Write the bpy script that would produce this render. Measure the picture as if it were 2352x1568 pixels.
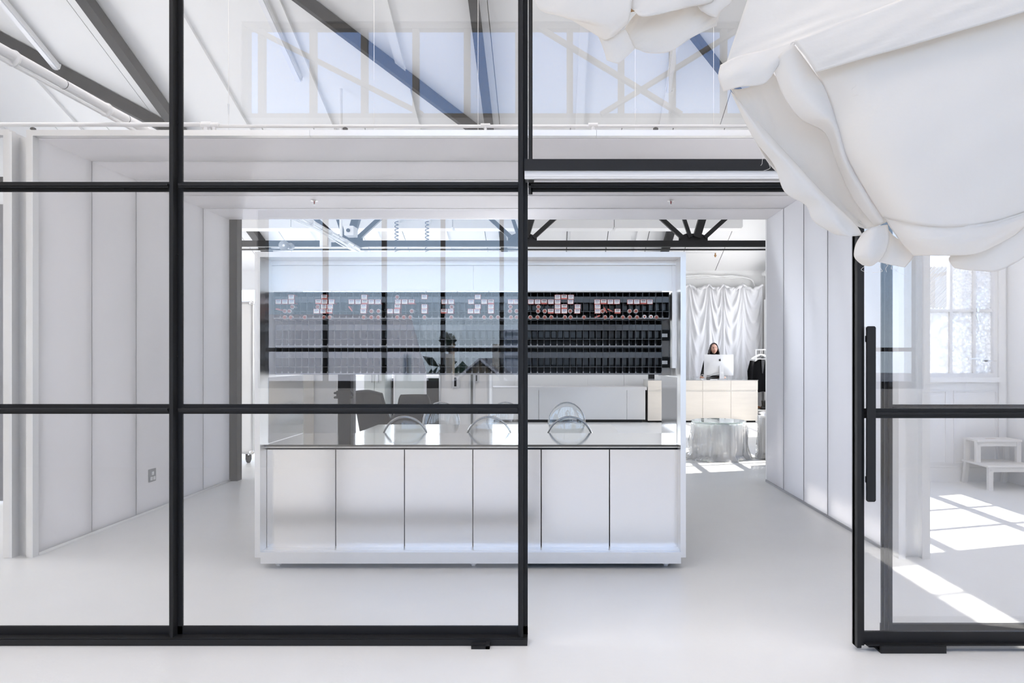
import bpy, math, random
from mathutils import Vector, Matrix
random.seed(7)
for o in list(bpy.data.objects): bpy.data.objects.remove(o)
SC = bpy.context.scene
COL = SC.collection
PI = math.pi
# ------------------------------------------------------------------ camera (photo 2352x1568, vanishing point 1271,819, eye 1.4 m)
F, CX, CY, H = 1648.0, 1271.0, 819.0, 1.4
cam = bpy.data.cameras.new('camera'); camo = bpy.data.objects.new('camera', cam); COL.objects.link(camo)
cam.sensor_width = 36; cam.lens = 36*F/2352; cam.shift_x = -(CX-1176)/2352; cam.shift_y = (CY-784)/2352
cam.clip_start = .05; cam.clip_end = 500
camo.location = (0, 0, H); camo.rotation_euler = (PI/2, 0, 0)
SC.camera = camo
# ------------------------------------------------------------------ light and exposure
SC.view_settings.view_transform = 'Standard'; SC.view_settings.look = 'None'
SC.view_settings.gamma = 1; SC.view_settings.use_curve_mapping = False
SC.view_settings.exposure = 0.1
SUN_EL, SUN_DIR = math.radians(46), Vector((.957, .288))       # the sun stands off to the right and a little ahead
w = bpy.data.worlds.new('sky'); SC.world = w; w.use_nodes = True
nt = w.node_tree; bg = nt.nodes['Background']
# clear sky: pale at the horizon, deeper blue higher up, the same all round
tco = nt.nodes.new('ShaderNodeTexCoord'); sep = nt.nodes.new('ShaderNodeSeparateXYZ'); rmp = nt.nodes.new('ShaderNodeValToRGB'); rmp.color_ramp.interpolation = 'EASE'
nt.links.new(tco.outputs['Generated'], sep.inputs[0]); nt.links.new(sep.outputs['Z'], rmp.inputs[0]); nt.links.new(rmp.outputs[0], bg.inputs[0])
er = rmp.color_ramp.elements; er[0].position = 0; er[0].color = (.66, .79, .93, 1); er[1].position = 1; er[1].color = (.14, .26, .62, 1)
for p_, c_ in ((.13, (.50, .69, .96, 1)), (.40, (.25, .40, .78, 1))): e_ = er.new(p_); e_.color = c_
bg.inputs[1].default_value = 3.0
sl = bpy.data.lights.new('sun', 'SUN'); sl.energy = 9.0; sl.angle = .009; sl.color = (1, .95, .88)
so = bpy.data.objects.new('sun', sl); COL.objects.link(so); so.location = (30, 9, 32)
sd = Vector((SUN_DIR.x*math.cos(SUN_EL), SUN_DIR.y*math.cos(SUN_EL), math.sin(SUN_EL)))
so.rotation_euler = sd.to_track_quat('Z', 'Y').to_euler()
def area(name, loc, rot, sx, sy, e=0, col=(1, 1, 1), portal=False):
    l = bpy.data.lights.new(name, 'AREA'); l.shape = 'RECTANGLE'; l.size = sx; l.size_y = sy; l.energy = e; l.color = col
    l.cycles.is_portal = portal
    o = bpy.data.objects.new(name, l); COL.objects.link(o); o.location = loc; o.rotation_euler = rot
    return o
FWY = -2.0
# daylight portals in the real window openings
area('portal_front_low', (.45, FWY-.15, 2.13), (PI/2, 0, 0), 8.4, 2.3, portal=True)
area('portal_front_high', (-.6, FWY-.15, 5.03), (PI/2, 0, 0), 6.7, 1.25, portal=True)
area('portal_right', (5.25, 5.3, 2.1), (0, PI/2, 0), 2.6, 6.0, portal=True)
# area lamps boosting light at window openings; both left ones are added fill
area('daylight_back_windows', (-4.6, 17.45, 2.0), (-PI/2, 0, 0), 7.5, 2.2, e=190, col=(1, .97, .93))
area('daylight_right_windows', (5.28, 14.9, 2.1), (0, PI/2, 0), 2.2, 4.2, e=120, col=(1, .97, .93))
area('fill_lamp_left_far', (-9.7, 11.4, 2.3), (0, -PI/2, 0), 2.5, 8, e=130, col=(1, .97, .92))
area('fill_lamp_left_near', (-9.7, 5.65, 2.5), (0, -PI/2, 0), 2.8, 2.3, e=210, col=(1, .96, .90))
# added fill lamps in two unseen roof openings, brightening front space and tunnel
area('fill_lamp_roof', (-1.2, 1.0, 6.28), (0, 0, 0), 10.5, 3.8, e=190, col=(1, .87, .72))
area('fill_lamp_roof_rear', (-1.2, 5.9, 6.58), (0, 0, 0), 10.5, 2.6, e=120, col=(1, .89, .77))
cy = SC.cycles
cy.max_bounces = 7; cy.diffuse_bounces = 4; cy.glossy_bounces = 4; cy.transmission_bounces = 4; cy.transparent_max_bounces = 20
cy.use_adaptive_sampling = True; cy.adaptive_threshold = .12; cy.adaptive_min_samples = 16
cy.caustics_reflective = False; cy.caustics_refractive = False; cy.sample_clamp_indirect = 6; cy.use_denoising = True
cy.blur_glossy = .5

# ------------------------------------------------------------------ helpers
def X(px, d): return (px-CX)/F*d
def Z(py, d): return H+(CY-py)/F*d
def P(px, py, d): return (X(px, d), d, Z(py, d))
MATS = {}
def mat(name, col=(.8, .8, .8), rough=.5, metal=0, spec=.5, bump=0, bscale=60, var=0, vscale=4, stretch=None, **kw):
    if name in MATS: return MATS[name]
    m = bpy.data.materials.new(name); m.use_nodes = True; n = m.node_tree; b = n.nodes['Principled BSDF']
    b.inputs['Base Color'].default_value = (*col, 1); b.inputs['Roughness'].default_value = rough; b.inputs['Metallic'].default_value = metal
    b.inputs['Specular IOR Level'].default_value = spec
    for k, v in kw.items(): b.inputs[k].default_value = v
    def coords(scale):
        tc = n.nodes.new('ShaderNodeTexCoord'); no = n.nodes.new('ShaderNodeTexNoise'); no.inputs['Scale'].default_value = scale; no.inputs['Detail'].default_value = 4
        src = tc.outputs['Object']
        if stretch:
            mp = n.nodes.new('ShaderNodeMapping'); mp.inputs['Scale'].default_value = stretch; n.links.new(src, mp.inputs[0]); src = mp.outputs[0]
        n.links.new(src, no.inputs['Vector']); return no
    if var:
        no = coords(vscale); mx = n.nodes.new('ShaderNodeMix'); mx.data_type = 'RGBA'
        mx.inputs['A'].default_value = (*[c*(1-var) for c in col], 1); mx.inputs['B'].default_value = (*[min(1, c*(1+var)) for c in col], 1)
        n.links.new(no.outputs[0], mx.inputs['Factor']); n.links.new(mx.outputs['Result'], b.inputs['Base Color'])
    if bump:
        no = coords(bscale); bp = n.nodes.new('ShaderNodeBump'); bp.inputs['Strength'].default_value = bump; bp.inputs['Distance'].default_value = .004
        n.links.new(no.outputs[0], bp.inputs['Height']); n.links.new(bp.outputs[0], b.inputs['Normal'])
    MATS[name] = m; return m
def clear(name, f0=.05, tint=(1, 1, 1), rough=0.0, haze=0, hazecol=(.9, .9, .9), bumpscale=0, bumpstr=0, power=5.0):
    """a thin clear sheet: see-through with a facing-dependent mirror reflection, optionally milky"""
    if name in MATS: return MATS[name]
    m = bpy.data.materials.new(name); m.use_nodes = True; n = m.node_tree; n.nodes.clear()
    out = n.nodes.new('ShaderNodeOutputMaterial'); tr = n.nodes.new('ShaderNodeBsdfTransparent'); gl = n.nodes.new('ShaderNodeBsdfGlossy')
    tr.inputs[0].default_value = (*tint, 1); gl.inputs['Roughness'].default_value = rough; gl.inputs[0].default_value = (1, 1, 1, 1)
    lw = n.nodes.new('ShaderNodeLayerWeight'); pw = n.nodes.new('ShaderNodeMath'); pw.operation = 'POWER'; pw.inputs[1].default_value = power
    ma = n.nodes.new('ShaderNodeMath'); ma.operation = 'MULTIPLY_ADD'; ma.inputs[1].default_value = 1-f0; ma.inputs[2].default_value = f0
    n.links.new(lw.outputs['Facing'], pw.inputs[0]); n.links.new(pw.outputs[0], ma.inputs[0])
    base = tr.outputs[0]
    if haze:
        df = n.nodes.new('ShaderNodeBsdfTranslucent'); df.inputs[0].default_value = (*hazecol, 1)
        d2 = n.nodes.new('ShaderNodeBsdfDiffuse'); d2.inputs[0].default_value = (*hazecol, 1)
        m0 = n.nodes.new('ShaderNodeMixShader'); m0.inputs[0].default_value = .5; n.links.new(df.outputs[0], m0.inputs[1]); n.links.new(d2.outputs[0], m0.inputs[2])
        m1 = n.nodes.new('ShaderNodeMixShader'); m1.inputs[0].default_value = haze; n.links.new(base, m1.inputs[1]); n.links.new(m0.outputs[0], m1.inputs[2]); base = m1.outputs[0]
    if bumpstr:
        tc = n.nodes.new('ShaderNodeTexCoord'); vo = n.nodes.new('ShaderNodeTexVoronoi'); vo.inputs['Scale'].default_value = bumpscale
        bp = n.nodes.new('ShaderNodeBump'); bp.inputs['Strength'].default_value = bumpstr; bp.inputs['Distance'].default_value = .01
        n.links.new(tc.outputs['Object'], vo.inputs['Vector']); n.links.new(vo.outputs[0], bp.inputs['Height'])
        n.links.new(bp.outputs[0], gl.inputs['Normal']); n.links.new(bp.outputs[0], lw.inputs['Normal'])
        if haze and 'hammered' in name:
            n.links.new(bp.outputs[0], d2.inputs['Normal']); n.links.new(bp.outputs[0], df.inputs['Normal'])
            mr = n.nodes.new('ShaderNodeMapRange'); mr.inputs['From Max'].default_value = .7; mr.inputs['To Min'].default_value = max(0, haze-.45); mr.inputs['To Max'].default_value = min(1, haze+.15); n.links.new(vo.outputs[0], mr.inputs[0]); n.links.new(mr.outputs[0], m1.inputs[0])
    mx = n.nodes.new('ShaderNodeMixShader'); n.links.new(ma.outputs[0], mx.inputs[0]); n.links.new(base, mx.inputs[1]); n.links.new(gl.outputs[0], mx.inputs[2])
    n.links.new(mx.outputs[0], out.inputs[0]); MATS[name] = m; return m
def polycarb(name, tangent, haze=.88, col=(.91, .90, .91)):
    """fluted polycarbonate: milky, with a sheen smeared across the flutes"""
    if name in MATS: return MATS[name]
    m = bpy.data.materials.new(name); m.use_nodes = True; n = m.node_tree; n.nodes.clear()
    out = n.nodes.new('ShaderNodeOutputMaterial'); tr = n.nodes.new('ShaderNodeBsdfTransparent'); tr.inputs[0].default_value = (.93, .94, .97, 1)
    tl = n.nodes.new('ShaderNodeBsdfTranslucent'); df = n.nodes.new('ShaderNodeBsdfDiffuse'); gl = n.nodes.new('ShaderNodeBsdfAnisotropic')
    for q in (tl, df): q.inputs[0].default_value = (*col, 1)
    gl.inputs['Roughness'].default_value = .2; gl.inputs['Anisotropy'].default_value = .9; gl.inputs[0].default_value = (.95, .95, 1, 1)
    cx = n.nodes.new('ShaderNodeCombineXYZ'); [setattr(cx.inputs[i], 'default_value', tangent[i]) for i in range(3)]
    n.links.new(cx.outputs[0], gl.inputs['Tangent'])
    a = n.nodes.new('ShaderNodeMixShader'); a.inputs[0].default_value = .58; n.links.new(tl.outputs[0], a.inputs[1]); n.links.new(df.outputs[0], a.inputs[2])
    b = n.nodes.new('ShaderNodeMixShader'); b.inputs[0].default_value = haze; n.links.new(tr.outputs[0], b.inputs[1]); n.links.new(a.outputs[0], b.inputs[2])
    lw = n.nodes.new('ShaderNodeLayerWeight'); pw = n.nodes.new('ShaderNodeMath'); pw.operation = 'POWER'; pw.inputs[1].default_value = 2.5
    ma = n.nodes.new('ShaderNodeMath'); ma.operation = 'MULTIPLY_ADD'; ma.inputs[1].default_value = .3; ma.inputs[2].default_value = .12
    n.links.new(lw.outputs['Facing'], pw.inputs[0]); n.links.new(pw.outputs[0], ma.inputs[0])
    c = n.nodes.new('ShaderNodeMixShader'); n.links.new(ma.outputs[0], c.inputs[0]); n.links.new(b.outputs[0], c.inputs[1]); n.links.new(gl.outputs[0], c.inputs[2])
    n.links.new(c.outputs[0], out.inputs[0]); MATS[name] = m; return m
def cloth_mat(name, col, tr=.35):
    if name in MATS: return MATS[name]
    m = bpy.data.materials.new(name); m.use_nodes = True; n = m.node_tree; n.nodes.clear()
    out = n.nodes.new('ShaderNodeOutputMaterial'); tl = n.nodes.new('ShaderNodeBsdfTranslucent'); df = n.nodes.new('ShaderNodeBsdfDiffuse')
    tl.inputs[0].default_value = (*col, 1); df.inputs[0].default_value = (*col, 1)
    a = n.nodes.new('ShaderNodeMixShader'); a.inputs[0].default_value = tr; n.links.new(df.outputs[0], a.inputs[1]); n.links.new(tl.outputs[0], a.inputs[2])
    tc = n.nodes.new('ShaderNodeTexCoord'); no = n.nodes.new('ShaderNodeTexNoise'); no.inputs['Scale'].default_value = 9; no.inputs['Detail'].default_value = 6
    bp = n.nodes.new('ShaderNodeBump'); bp.inputs['Strength'].default_value = .25; bp.inputs['Distance'].default_value = .02
    n.links.new(tc.outputs['Object'], no.inputs['Vector']); n.links.new(no.outputs[0], bp.inputs['Height']); n.links.new(bp.outputs[0], df.inputs['Normal'])
    n.links.new(a.outputs[0], out.inputs[0]); MATS[name] = m; return m
# materials of the place
WALL = mat('white_wall_paint', (.86, .86, .86), .55, bump=.08, bscale=25)
CEIL = mat('white_ceiling_board', (.86, .86, .86), .6)
FLOOR = mat('white_painted_concrete', (.82, .825, .81),   .34, bump=.3, bscale=22, var=.035, vscale=2.2, spec=.4)
BLACK = mat('black_steel', (.014, .014, .015), .45, spec=.3)
BEAM = mat('dark_grey_steel', (.024, .024, .025), .55, spec=.25)
ALU = mat('satin_aluminium', (.84, .835, .825), .36, 1, var=.04, vscale=6)
ALUD = mat('aluminium_door_sheet', (.82, .81, .79), .19, 1, bump=.03, bscale=220, stretch=(1, 1, .05))
STEEL = mat('polished_stainless', (.72, .72, .72), .08, 1)
STEELB = mat('brushed_stainless', (.74, .73, .72), .3, 1)
ALUM = mat('raw_aluminium_plate', (.86, .85, .83), .42, 1)
GLASS = clear('window_glass', .058)
GLASSC = clear('casement_glass', .04)
FROST = clear('hammered_glass', .06, haze=.8, hazecol=(.95, .95, .94), bumpscale=30, bumpstr=1.0, rough=.05)
PCV = polycarb('fluted_polycarbonate_upright', (0, 1, 0))
PCH = polycarb('fluted_polycarbonate_flat', (0, 1, 0), haze=.84)
CLEAR = clear('clear_acrylic', .06, tint=(.96, .97, .97), power=2.2)
CLRIM = clear('clear_acrylic_edge', .35, tint=(.62, .64, .65), power=1.0)
FILM = clear('crumpled_plastic_film', .07, haze=.35, hazecol=(.98, .98, .98), rough=.15, power=4, bumpscale=22, bumpstr=.8)
CALICO = cloth_mat('white_calico', (.92, .895, .855), .4)
SHEET = cloth_mat('white_sheet', (.88, .88, .9), .25)
DPLAST = mat('dark_blue_black_plastic', (.028, .031, .037), .32)
DPLATE = mat('dark_blue_grey_plastic', (.085, .092, .102), .28)
LIP = mat('grey_plastic_lip', (.30, .31, .33), .3)
CORAL = mat('coral_card', (.62, .17, .14), .6)
CORALT = mat('coral_tube_cap', (.40, .16, .125), .5)
CORALD = mat('deep_coral_cap_centre', (.30, .08, .06), .6)
WHITEP = mat('white_plastic', (.85, .85, .85), .35)
WHITEG = mat('white_gloss_metal', (.82, .82, .82), .3)
PRINT = mat('grey_print', (.18, .18, .2), .7)
PRINTL = mat('blue_grey_print', (.36, .36, .48), .7)
WOOD = mat('limewashed_ply', (.74, .69, .62), .5, var=.07, vscale=3, stretch=(.6, 1, 6))
BROWN = mat('tan_timber', (.42, .24, .11), .6)
WPANEL = mat('white_laminate', (.88, .88, .87), .35)
BEIGE = mat('beige_laminate', (.86, .80, .71), .45)
RUBBER = mat('black_rubber', (.02, .02, .02), .6)
BLKCLOTH = mat('black_wool', (.006, .006, .007), .9, spec=.1, bump=.2, bscale=90)
SKIN = mat('skin', (.62, .36, .27), .5)
HAIR = mat('dark_brown_hair', (.018, .011, .009), .45)
GREYP = mat('grey_socket_plate', (.33, .33, .34), .4)
MULL = mat('pale_grey_timber', (.50, .48, .45), .6)

class MB:
    """collects shapes into one mesh"""
    def __init__(s): s.v = []; s.f = []; s.m = []; s.cur = 0
    def add(s, vs, fs):
        b = len(s.v); s.v += [tuple(v) for v in vs]; s.f += [tuple(i+b for i in f) for f in fs]; s.m += [s.cur]*len(fs); return s
    def mi(s, i): s.cur = i; return s
    def box(s, x0, x1, y0, y1, z0, z1):
        return s.add([(x0, y0, z0), (x1, y0, z0), (x1, y1, z0), (x0, y1, z0), (x0, y0, z1), (x1, y0, z1), (x1, y1, z1), (x0, y1, z1)],
                     [(0, 3, 2, 1), (4, 5, 6, 7), (0, 1, 5, 4), (1, 2, 6, 5), (2, 3, 7, 6), (3, 0, 4, 7)])
    def cbox(s, x0, x1, y0, y1, z0, z1, c):
        """box with a chamfered outline seen from the front and back"""
        pts = [(x0+c, z0), (x1-c, z0), (x1, z0+c), (x1, z1-c), (x1-c, z1), (x0+c, z1), (x0, z1-c), (x0, z0+c)]
        return s.prism(pts, y0, y1)
    def prism(s, pts, y0, y1):
        n = len(pts); vs = [(p[0], y0, p[1]) for p in pts]+[(p[0], y1, p[1]) for p in pts]
        fs = [tuple(range(n)), tuple(range(2*n-1, n-1, -1))]+[(i, i+n, (i+1) % n+n, (i+1) % n) for i in range(n)]
        return s.add(vs, fs)
    def prismx(s, pts, x0, x1):
        n = len(pts); vs = [(x0, p[0], p[1]) for p in pts]+[(x1, p[0], p[1]) for p in pts]
        return s.add(vs, [tuple(range(n-1, -1, -1)), tuple(range(n, 2*n))]+[(i, (i+1) % n, (i+1) % n+n, i+n) for i in range(n)])
    def tube(s, pts, r, n=8, cap=True):
        pts = [Vector(p) for p in pts]; rs = r if isinstance(r, (list, tuple)) else [r]*len(pts); b = []; fs = []
        up = None
        for i, p in enumerate(pts):
            t = (pts[min(i+1, len(pts)-1)]-pts[max(i-1, 0)]).normalized()
            if up is None: up = Vector((0, 0, 1)) if abs(t.z) < .9 else Vector((1, 0, 0))
            u = t.cross(up).normalized(); v = u.cross(t).normalized(); up = v
            b += [p+u*math.cos(2*PI*k/n)*rs[i]+v*math.sin(2*PI*k/n)*rs[i] for k in range(n)]
        for i in range(len(pts)-1):
            fs += [(i*n+k, i*n+(k+1) % n, (i+1)*n+(k+1) % n, (i+1)*n+k) for k in range(n)]
        if cap: fs += [tuple(range(n-1, -1, -1)), tuple(range((len(pts)-1)*n, len(pts)*n))]
        return s.add(b, fs)
    def bar(s, a, c, wd, hg, up=(0, 0, 1)):
        a = Vector(a); c = Vector(c); t = (c-a).normalized(); u = t.cross(Vector(up)).normalized(); v = u.cross(t).normalized()
        q = [(-1, -1), (1, -1), (1, 1), (-1, 1)]
        vs = [a+u*i*wd/2+v*j*hg/2 for i, j in q]+[c+u*i*wd/2+v*j*hg/2 for i, j in q]
        return s.add(vs, [(0, 3, 2, 1), (4, 5, 6, 7), (0, 1, 5, 4), (1, 2, 6, 5), (2, 3, 7, 6), (3, 0, 4, 7)])
    def lathe(s, prof, c=(0, 0, 0), n=24, axis='z'):
        vs = []; fs = []
        for r, z in prof:
            for k in range(n):
                a = 2*PI*k/n; x, y = r*math.cos(a), r*math.sin(a)
                vs.append({'z': (c[0]+x, c[1]+y, c[2]+z), 'y': (c[0]+x, c[1]+z, c[2]+y), 'x': (c[0]+z, c[1]+x, c[2]+y)}[axis])
        for i in range(len(prof)-1): fs += [(i*n+k, i*n+(k+1) % n, (i+1)*n+(k+1) % n, (i+1)*n+k) for k in range(n)]
        fs += [tuple(range(n-1, -1, -1)), tuple(range((len(prof)-1)*n, len(prof)*n))]
        return s.add(vs, fs)
    def grid(s, fn, nu, nv, closed=False):
        vs = [fn(i/nu, j/nv) for j in range(nv+1) for i in range(nu+(0 if closed else 1))]; k = nu if closed else nu+1
        fs = [(j*k+i, j*k+(i+1) % k, (j+1)*k+(i+1) % k, (j+1)*k+i) for j in range(nv) for i in range(nu)]
        return s.add(vs, fs)
    def build(s, name, mats, parent=None, smooth=False, solid=0, local=False, sub=0, bevel=0):
        me = bpy.data.meshes.new(name); og = origin(parent) if (parent and not local) else Vector()
        me.from_pydata([tuple(Vector(v)-og) for v in s.v], [], s.f); me.validate()
        for m in (mats if isinstance(mats, (list, tuple)) else [mats]): me.materials.append(m)
        if len(me.polygons) == len(s.m):
            for p, i in zip(me.polygons, s.m): p.material_index = i
        o = bpy.data.objects.new(name, me); COL.objects.link(o); o.parent = parent
        if smooth:
            for p in me.polygons: p.use_smooth = True
        if bevel: md = o.modifiers.new('bevel', 'BEVEL'); md.width = bevel; md.segments = 2; md.limit_method = 'ANGLE'
        if solid: md = o.modifiers.new('thickness', 'SOLIDIFY'); md.thickness = solid; md.offset = 0
        if sub: md = o.modifiers.new('smooth', 'SUBSURF'); md.levels = sub; md.render_levels = sub
        return o
def origin(o):
    v = Vector()
    while o is not None: v = v+o.location; o = o.parent
    return v
def tag(o, label, cat, group=None):
    o['label'] = label; o['category'] = cat
    if group: o['group'] = group
    return o
def thing(name, label, cat, loc=(0, 0, 0), rz=0, group=None):
    o = bpy.data.objects.new(name, None); COL.objects.link(o); o.location = loc; o.rotation_euler.z = rz; o.empty_display_size = .1
    return tag(o, label, cat, group)
def struct(o): o['kind'] = 'structure'; return o
def sroot(name, loc=(0, 0, 0)):
    o = bpy.data.objects.new(name, None); COL.objects.link(o); o.location = loc; o.empty_display_size = .1; return struct(o)
def copy(o, parent=None):
    c = o.copy(); COL.objects.link(c); c.parent = parent
    for ch in list(o.children): copy(ch, c)
    return c
def share(o, parent, loc, name=None):
    c = o.copy(); COL.objects.link(c); c.parent = parent; c.location = loc
    return c
def crom(pts, n):
    """n+1 points along a Catmull-Rom curve through pts (tuples)"""
    pts = [Vector(p) for p in pts]; k = len(pts)-1; out = []
    for i in range(n+1):
        t = i/n*k; j = min(int(t), k-1); t -= j
        p0, p1, p2, p3 = pts[max(j-1, 0)], pts[j], pts[j+1], pts[min(j+2, k)]
        out.append(.5*((2*p1)+(p2-p0)*t+(2*p0-5*p1+4*p2-p3)*t*t+(3*p1-p0-3*p2+p3)*t**3))
    return out
def loft(mb, rows, nu, nv, wr=0, seed=0):
    """surface through rows of points; each row a polyline"""
    rr = [crom(r, nu) for r in rows]; cols = [crom([r[i] for r in rr], nv) for i in range(nu+1)]
    rd = random.Random(seed); ph = [(rd.uniform(3, 9), rd.uniform(3, 9), rd.uniform(0, 6)) for _ in range(5)]
    def fn(u, v):
        p = cols[round(u*nu)][round(v*nv)].copy()
        if wr: p.y += wr*sum(math.sin(a*u*PI+b*v*PI+c) for a, b, c in ph)/5*min(1, 6*min(u, 1-u, v, 1-v)+.4)
        return p
    return mb.grid(fn, nu, nv)

# ================================================================== THE SETTING
LX, RX, BY = -9.6, 5.1, 17.3                  # left wall, right wall, far wall
def cz(d): return 10.48-.405*d                # sloping ceiling beyond the ridge
RY = 9.0; RZ = cz(RY)
NX, NY0, NY1 = 3.85, 8.25, 12.5               # open light well cut into the right side
fl = MB().box(LX, RX, FWY, BY, -.12, 0).build('floor', FLOOR); struct(fl)
def slab(mb, x0, x1, y0, y1, z0, z1, t=.12):
    mb.add([(x0, y0, z0), (x1, y0, z0), (x1, y1, z1), (x0, y1, z1), (x0, y0, z0+t), (x1, y0, z0+t), (x1, y1, z1+t), (x0, y1, z1+t)],
           [(0, 3, 2, 1), (4, 5, 6, 7), (0, 1, 5, 4), (1, 2, 6, 5), (2, 3, 7, 6), (3, 0, 4, 7)])
ceil = sroot('ceiling', (0, RY, RZ))
def nz(y): return RZ-.6+(y-FWY+.2)/(NY0-FWY+.2)*.56
FILL_OPENINGS = [(-6.5, 4.1, -.95, 2.95), (-6.5, 4.1, 4.55, 7.25)]  # unseen roof openings, added only to bring in fill light
ysr = [FWY-.2, FILL_OPENINGS[0][2], FILL_OPENINGS[0][3], FILL_OPENINGS[1][2], FILL_OPENINGS[1][3], NY0]
for i, (a, b) in enumerate(zip(ysr, ysr[1:])):
    for x0, x1 in ([(LX, RX)] if i % 2 == 0 else [(LX, -6.5), (4.1, RX)]):
        m = MB(); slab(m, x0, x1, a, b, nz(a), nz(b)); m.build('ceiling_board_near', CEIL, ceil)
OPAL = cloth_mat('opal_fill_sheet', (.8, .8, .8), .5)  # diffusing sheet over the added openings, keeps direct sun out
for (x0, x1, y0, y1) in FILL_OPENINGS:
    for k in range(6):
        w_ = (x1-x0)/6; m = MB(); slab(m, x0+w_*k-(.1 if k == 0 else 0), x0+w_*(k+1)+(.1 if k == 5 else -.002), y0-.1, y1+.1, nz(y0-.1)+.125, nz(y1+.1)+.125, .02); m.build('fill_opening_sheet', OPAL, ceil)
# sloping boards, one strip of boards for each bay, small shadow gaps between them
xs = [LX, -8.3, -6.83, -5.35, -3.88, -2.38, -.93, .5, 1.9, 2.9, 3.85]
for a, b in zip(xs, xs[1:]):
    m = MB(); slab(m, a+.006, b-.006, RY-.75, NY1, cz(RY-.75), cz(NY1)); m.build('ceiling_board', CEIL, ceil)
xs = [LX+.9*i for i in range(17)]; xs[-1] = RX
for a, b in zip(xs, xs[1:]):
    m = MB(); slab(m, a+.008, b-.008, NY1+.012, BY+.2, cz(NY1), cz(BY+.2)); m.build('ceiling_board', CEIL, ceil)
# (roof sheet above the boards, leaving the light well open)
m = MB(); slab(m, LX-.2, NX, NY0-.2, RY, RZ+.14, RZ+.14, .05); slab(m, LX-.2, NX, RY, NY1, cz(RY)+.14, cz(NY1)+.14, .05); slab(m, LX-.2, RX, NY1, BY+.2, cz(NY1)+.14, cz(BY+.2)+.14, .05)
m.build('roof_sheet', CEIL, ceil)
for xb in (-8.3, -5.35, -3.88, -2.38, .45, 1.9):
    MB().bar((xb, RY-.7, cz(RY-.7)-.03), (xb, BY, cz(BY)-.03), .13, .06).build('ceiling_batten', WALL, ceil)
# walls with their openings
def wall_y(name, y0, y1, x0, x1, z0, z1, holes, mt=WALL):
    """wall in a plane of constant y with rectangular holes (xa, xb, za, zb), sorted by x without overlap in x unless stacked"""
    m = MB(); xs = sorted({x0, x1, *[h[0] for h in holes], *[h[1] for h in holes]})
    for a, b in zip(xs, xs[1:]):
        hs = sorted([h for h in holes if h[0] <= a+1e-6 and h[1] >= b-1e-6], key=lambda h: h[2]); z = z0
        for h in hs:
            if h[2] > z: m.box(a, b, y0, y1, z, h[2])
            z = h[3]
        if z < z1: m.box(a, b, y0, y1, z, z1)
    return struct(m.build(name, mt))
def wall_x(name, x0, x1, y0, y1, z0, z1, holes, mt=WALL):
    m = MB(); ys = sorted({y0, y1, *[h[0] for h in holes], *[h[1] for h in holes]})
    for a, b in zip(ys, ys[1:]):
        hs = sorted([h for h in holes if h[0] <= a+1e-6 and h[1] >= b-1e-6], key=lambda h: h[2]); z = z0
        for h in hs:
            if h[2] > z: m.box(x0, x1, a, b, z, h[2])
            z = h[3]
        if z < z1: m.box(x0, x1, a, b, z, z1)
    return struct(m.build(name, mt))
WN = [0]
def window(axis, c, a0, a1, z0, z1, va, hz, fr=.05, bar=.03, glass=GLASSC, mt=WHITEG, dp=.06):
    """glazed window: outer frame, glazing bars at va (along the wall) and hz (heights), one pane per field"""
    WN[0] += 1
    base = (c, (a0+a1)/2, z0) if axis == 'x' else ((a0+a1)/2, c, z0)
    r = sroot('window_%d' % WN[0], base)
    def bx(m, p0, p1, q0, q1, d): return m.box(c-d, c+d, p0, p1, q0, q1) if axis == 'x' else m.box(p0, p1, c-d, c+d, q0, q1)
    m = MB(); bx(m, a0, a0+fr, z0, z1, dp); bx(m, a1-fr, a1, z0, z1, dp); bx(m, a0+fr, a1-fr, z0, z0+fr, dp); bx(m, a0+fr, a1-fr, z1-fr, z1, dp); m.build('frame', mt, r)
    for v in va: bx(MB(), v-bar/2, v+bar/2, z0+fr, z1-fr, dp*.7).build('glazing_bar', mt, r)
    ve = [a0+fr]+[q for v in va for q in (v-bar/2, v+bar/2)]+[a1-fr]
    for h in hz:
        m = MB(); [bx(m, ve[i], ve[i+1], h-bar/2, h+bar/2, dp*.7) for i in range(0, len(ve), 2)]; m.build('transom_bar', mt, r)
    he = [z0+fr]+[q for h in hz for q in (h-bar/2, h+bar/2)]+[z1-fr]
    for i in range(0, len(ve), 2):
        for j in range(0, len(he), 2):
            bx(MB(), ve[i], ve[i+1], he[j], he[j+1], .003).build('pane', glass(i//2, j//2) if callable(glass) else glass, r)
    return r
# wall behind the camera: wide lower windows and a clerestory above
wall_y('wall_front', FWY-.2, FWY, LX, RX, 0, RZ, [(-3.75, 4.6, 1.0, 3.26), (-3.95, 2.75, 4.42, 5.64)])
window('y', FWY-.1, -3.75, 4.6, 1.0, 3.26, [-3.66+.75*i for i in range(1, 11)], [1.49], fr=.09, bar=.05, mt=BEAM)
cw = window('y', FWY-.1, -3.95, 2.75, 4.42, 5.64, [-3.72+.655*i for i in range(10)], [], fr=.07, bar=.08, mt=MULL)
for a, c in (((-3.9, 5.6), (-1.65, 4.46)), ((-.25, 5.6), (1.62, 4.46)), ((.6, 4.46), (2.45, 5.6))):
    MB().bar((a[0], FWY+.0, a[1]), (c[0], FWY+.0, c[1]), .05, .09, up=(0, 1, 0)).build('diagonal_brace', MULL, cw)
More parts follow.
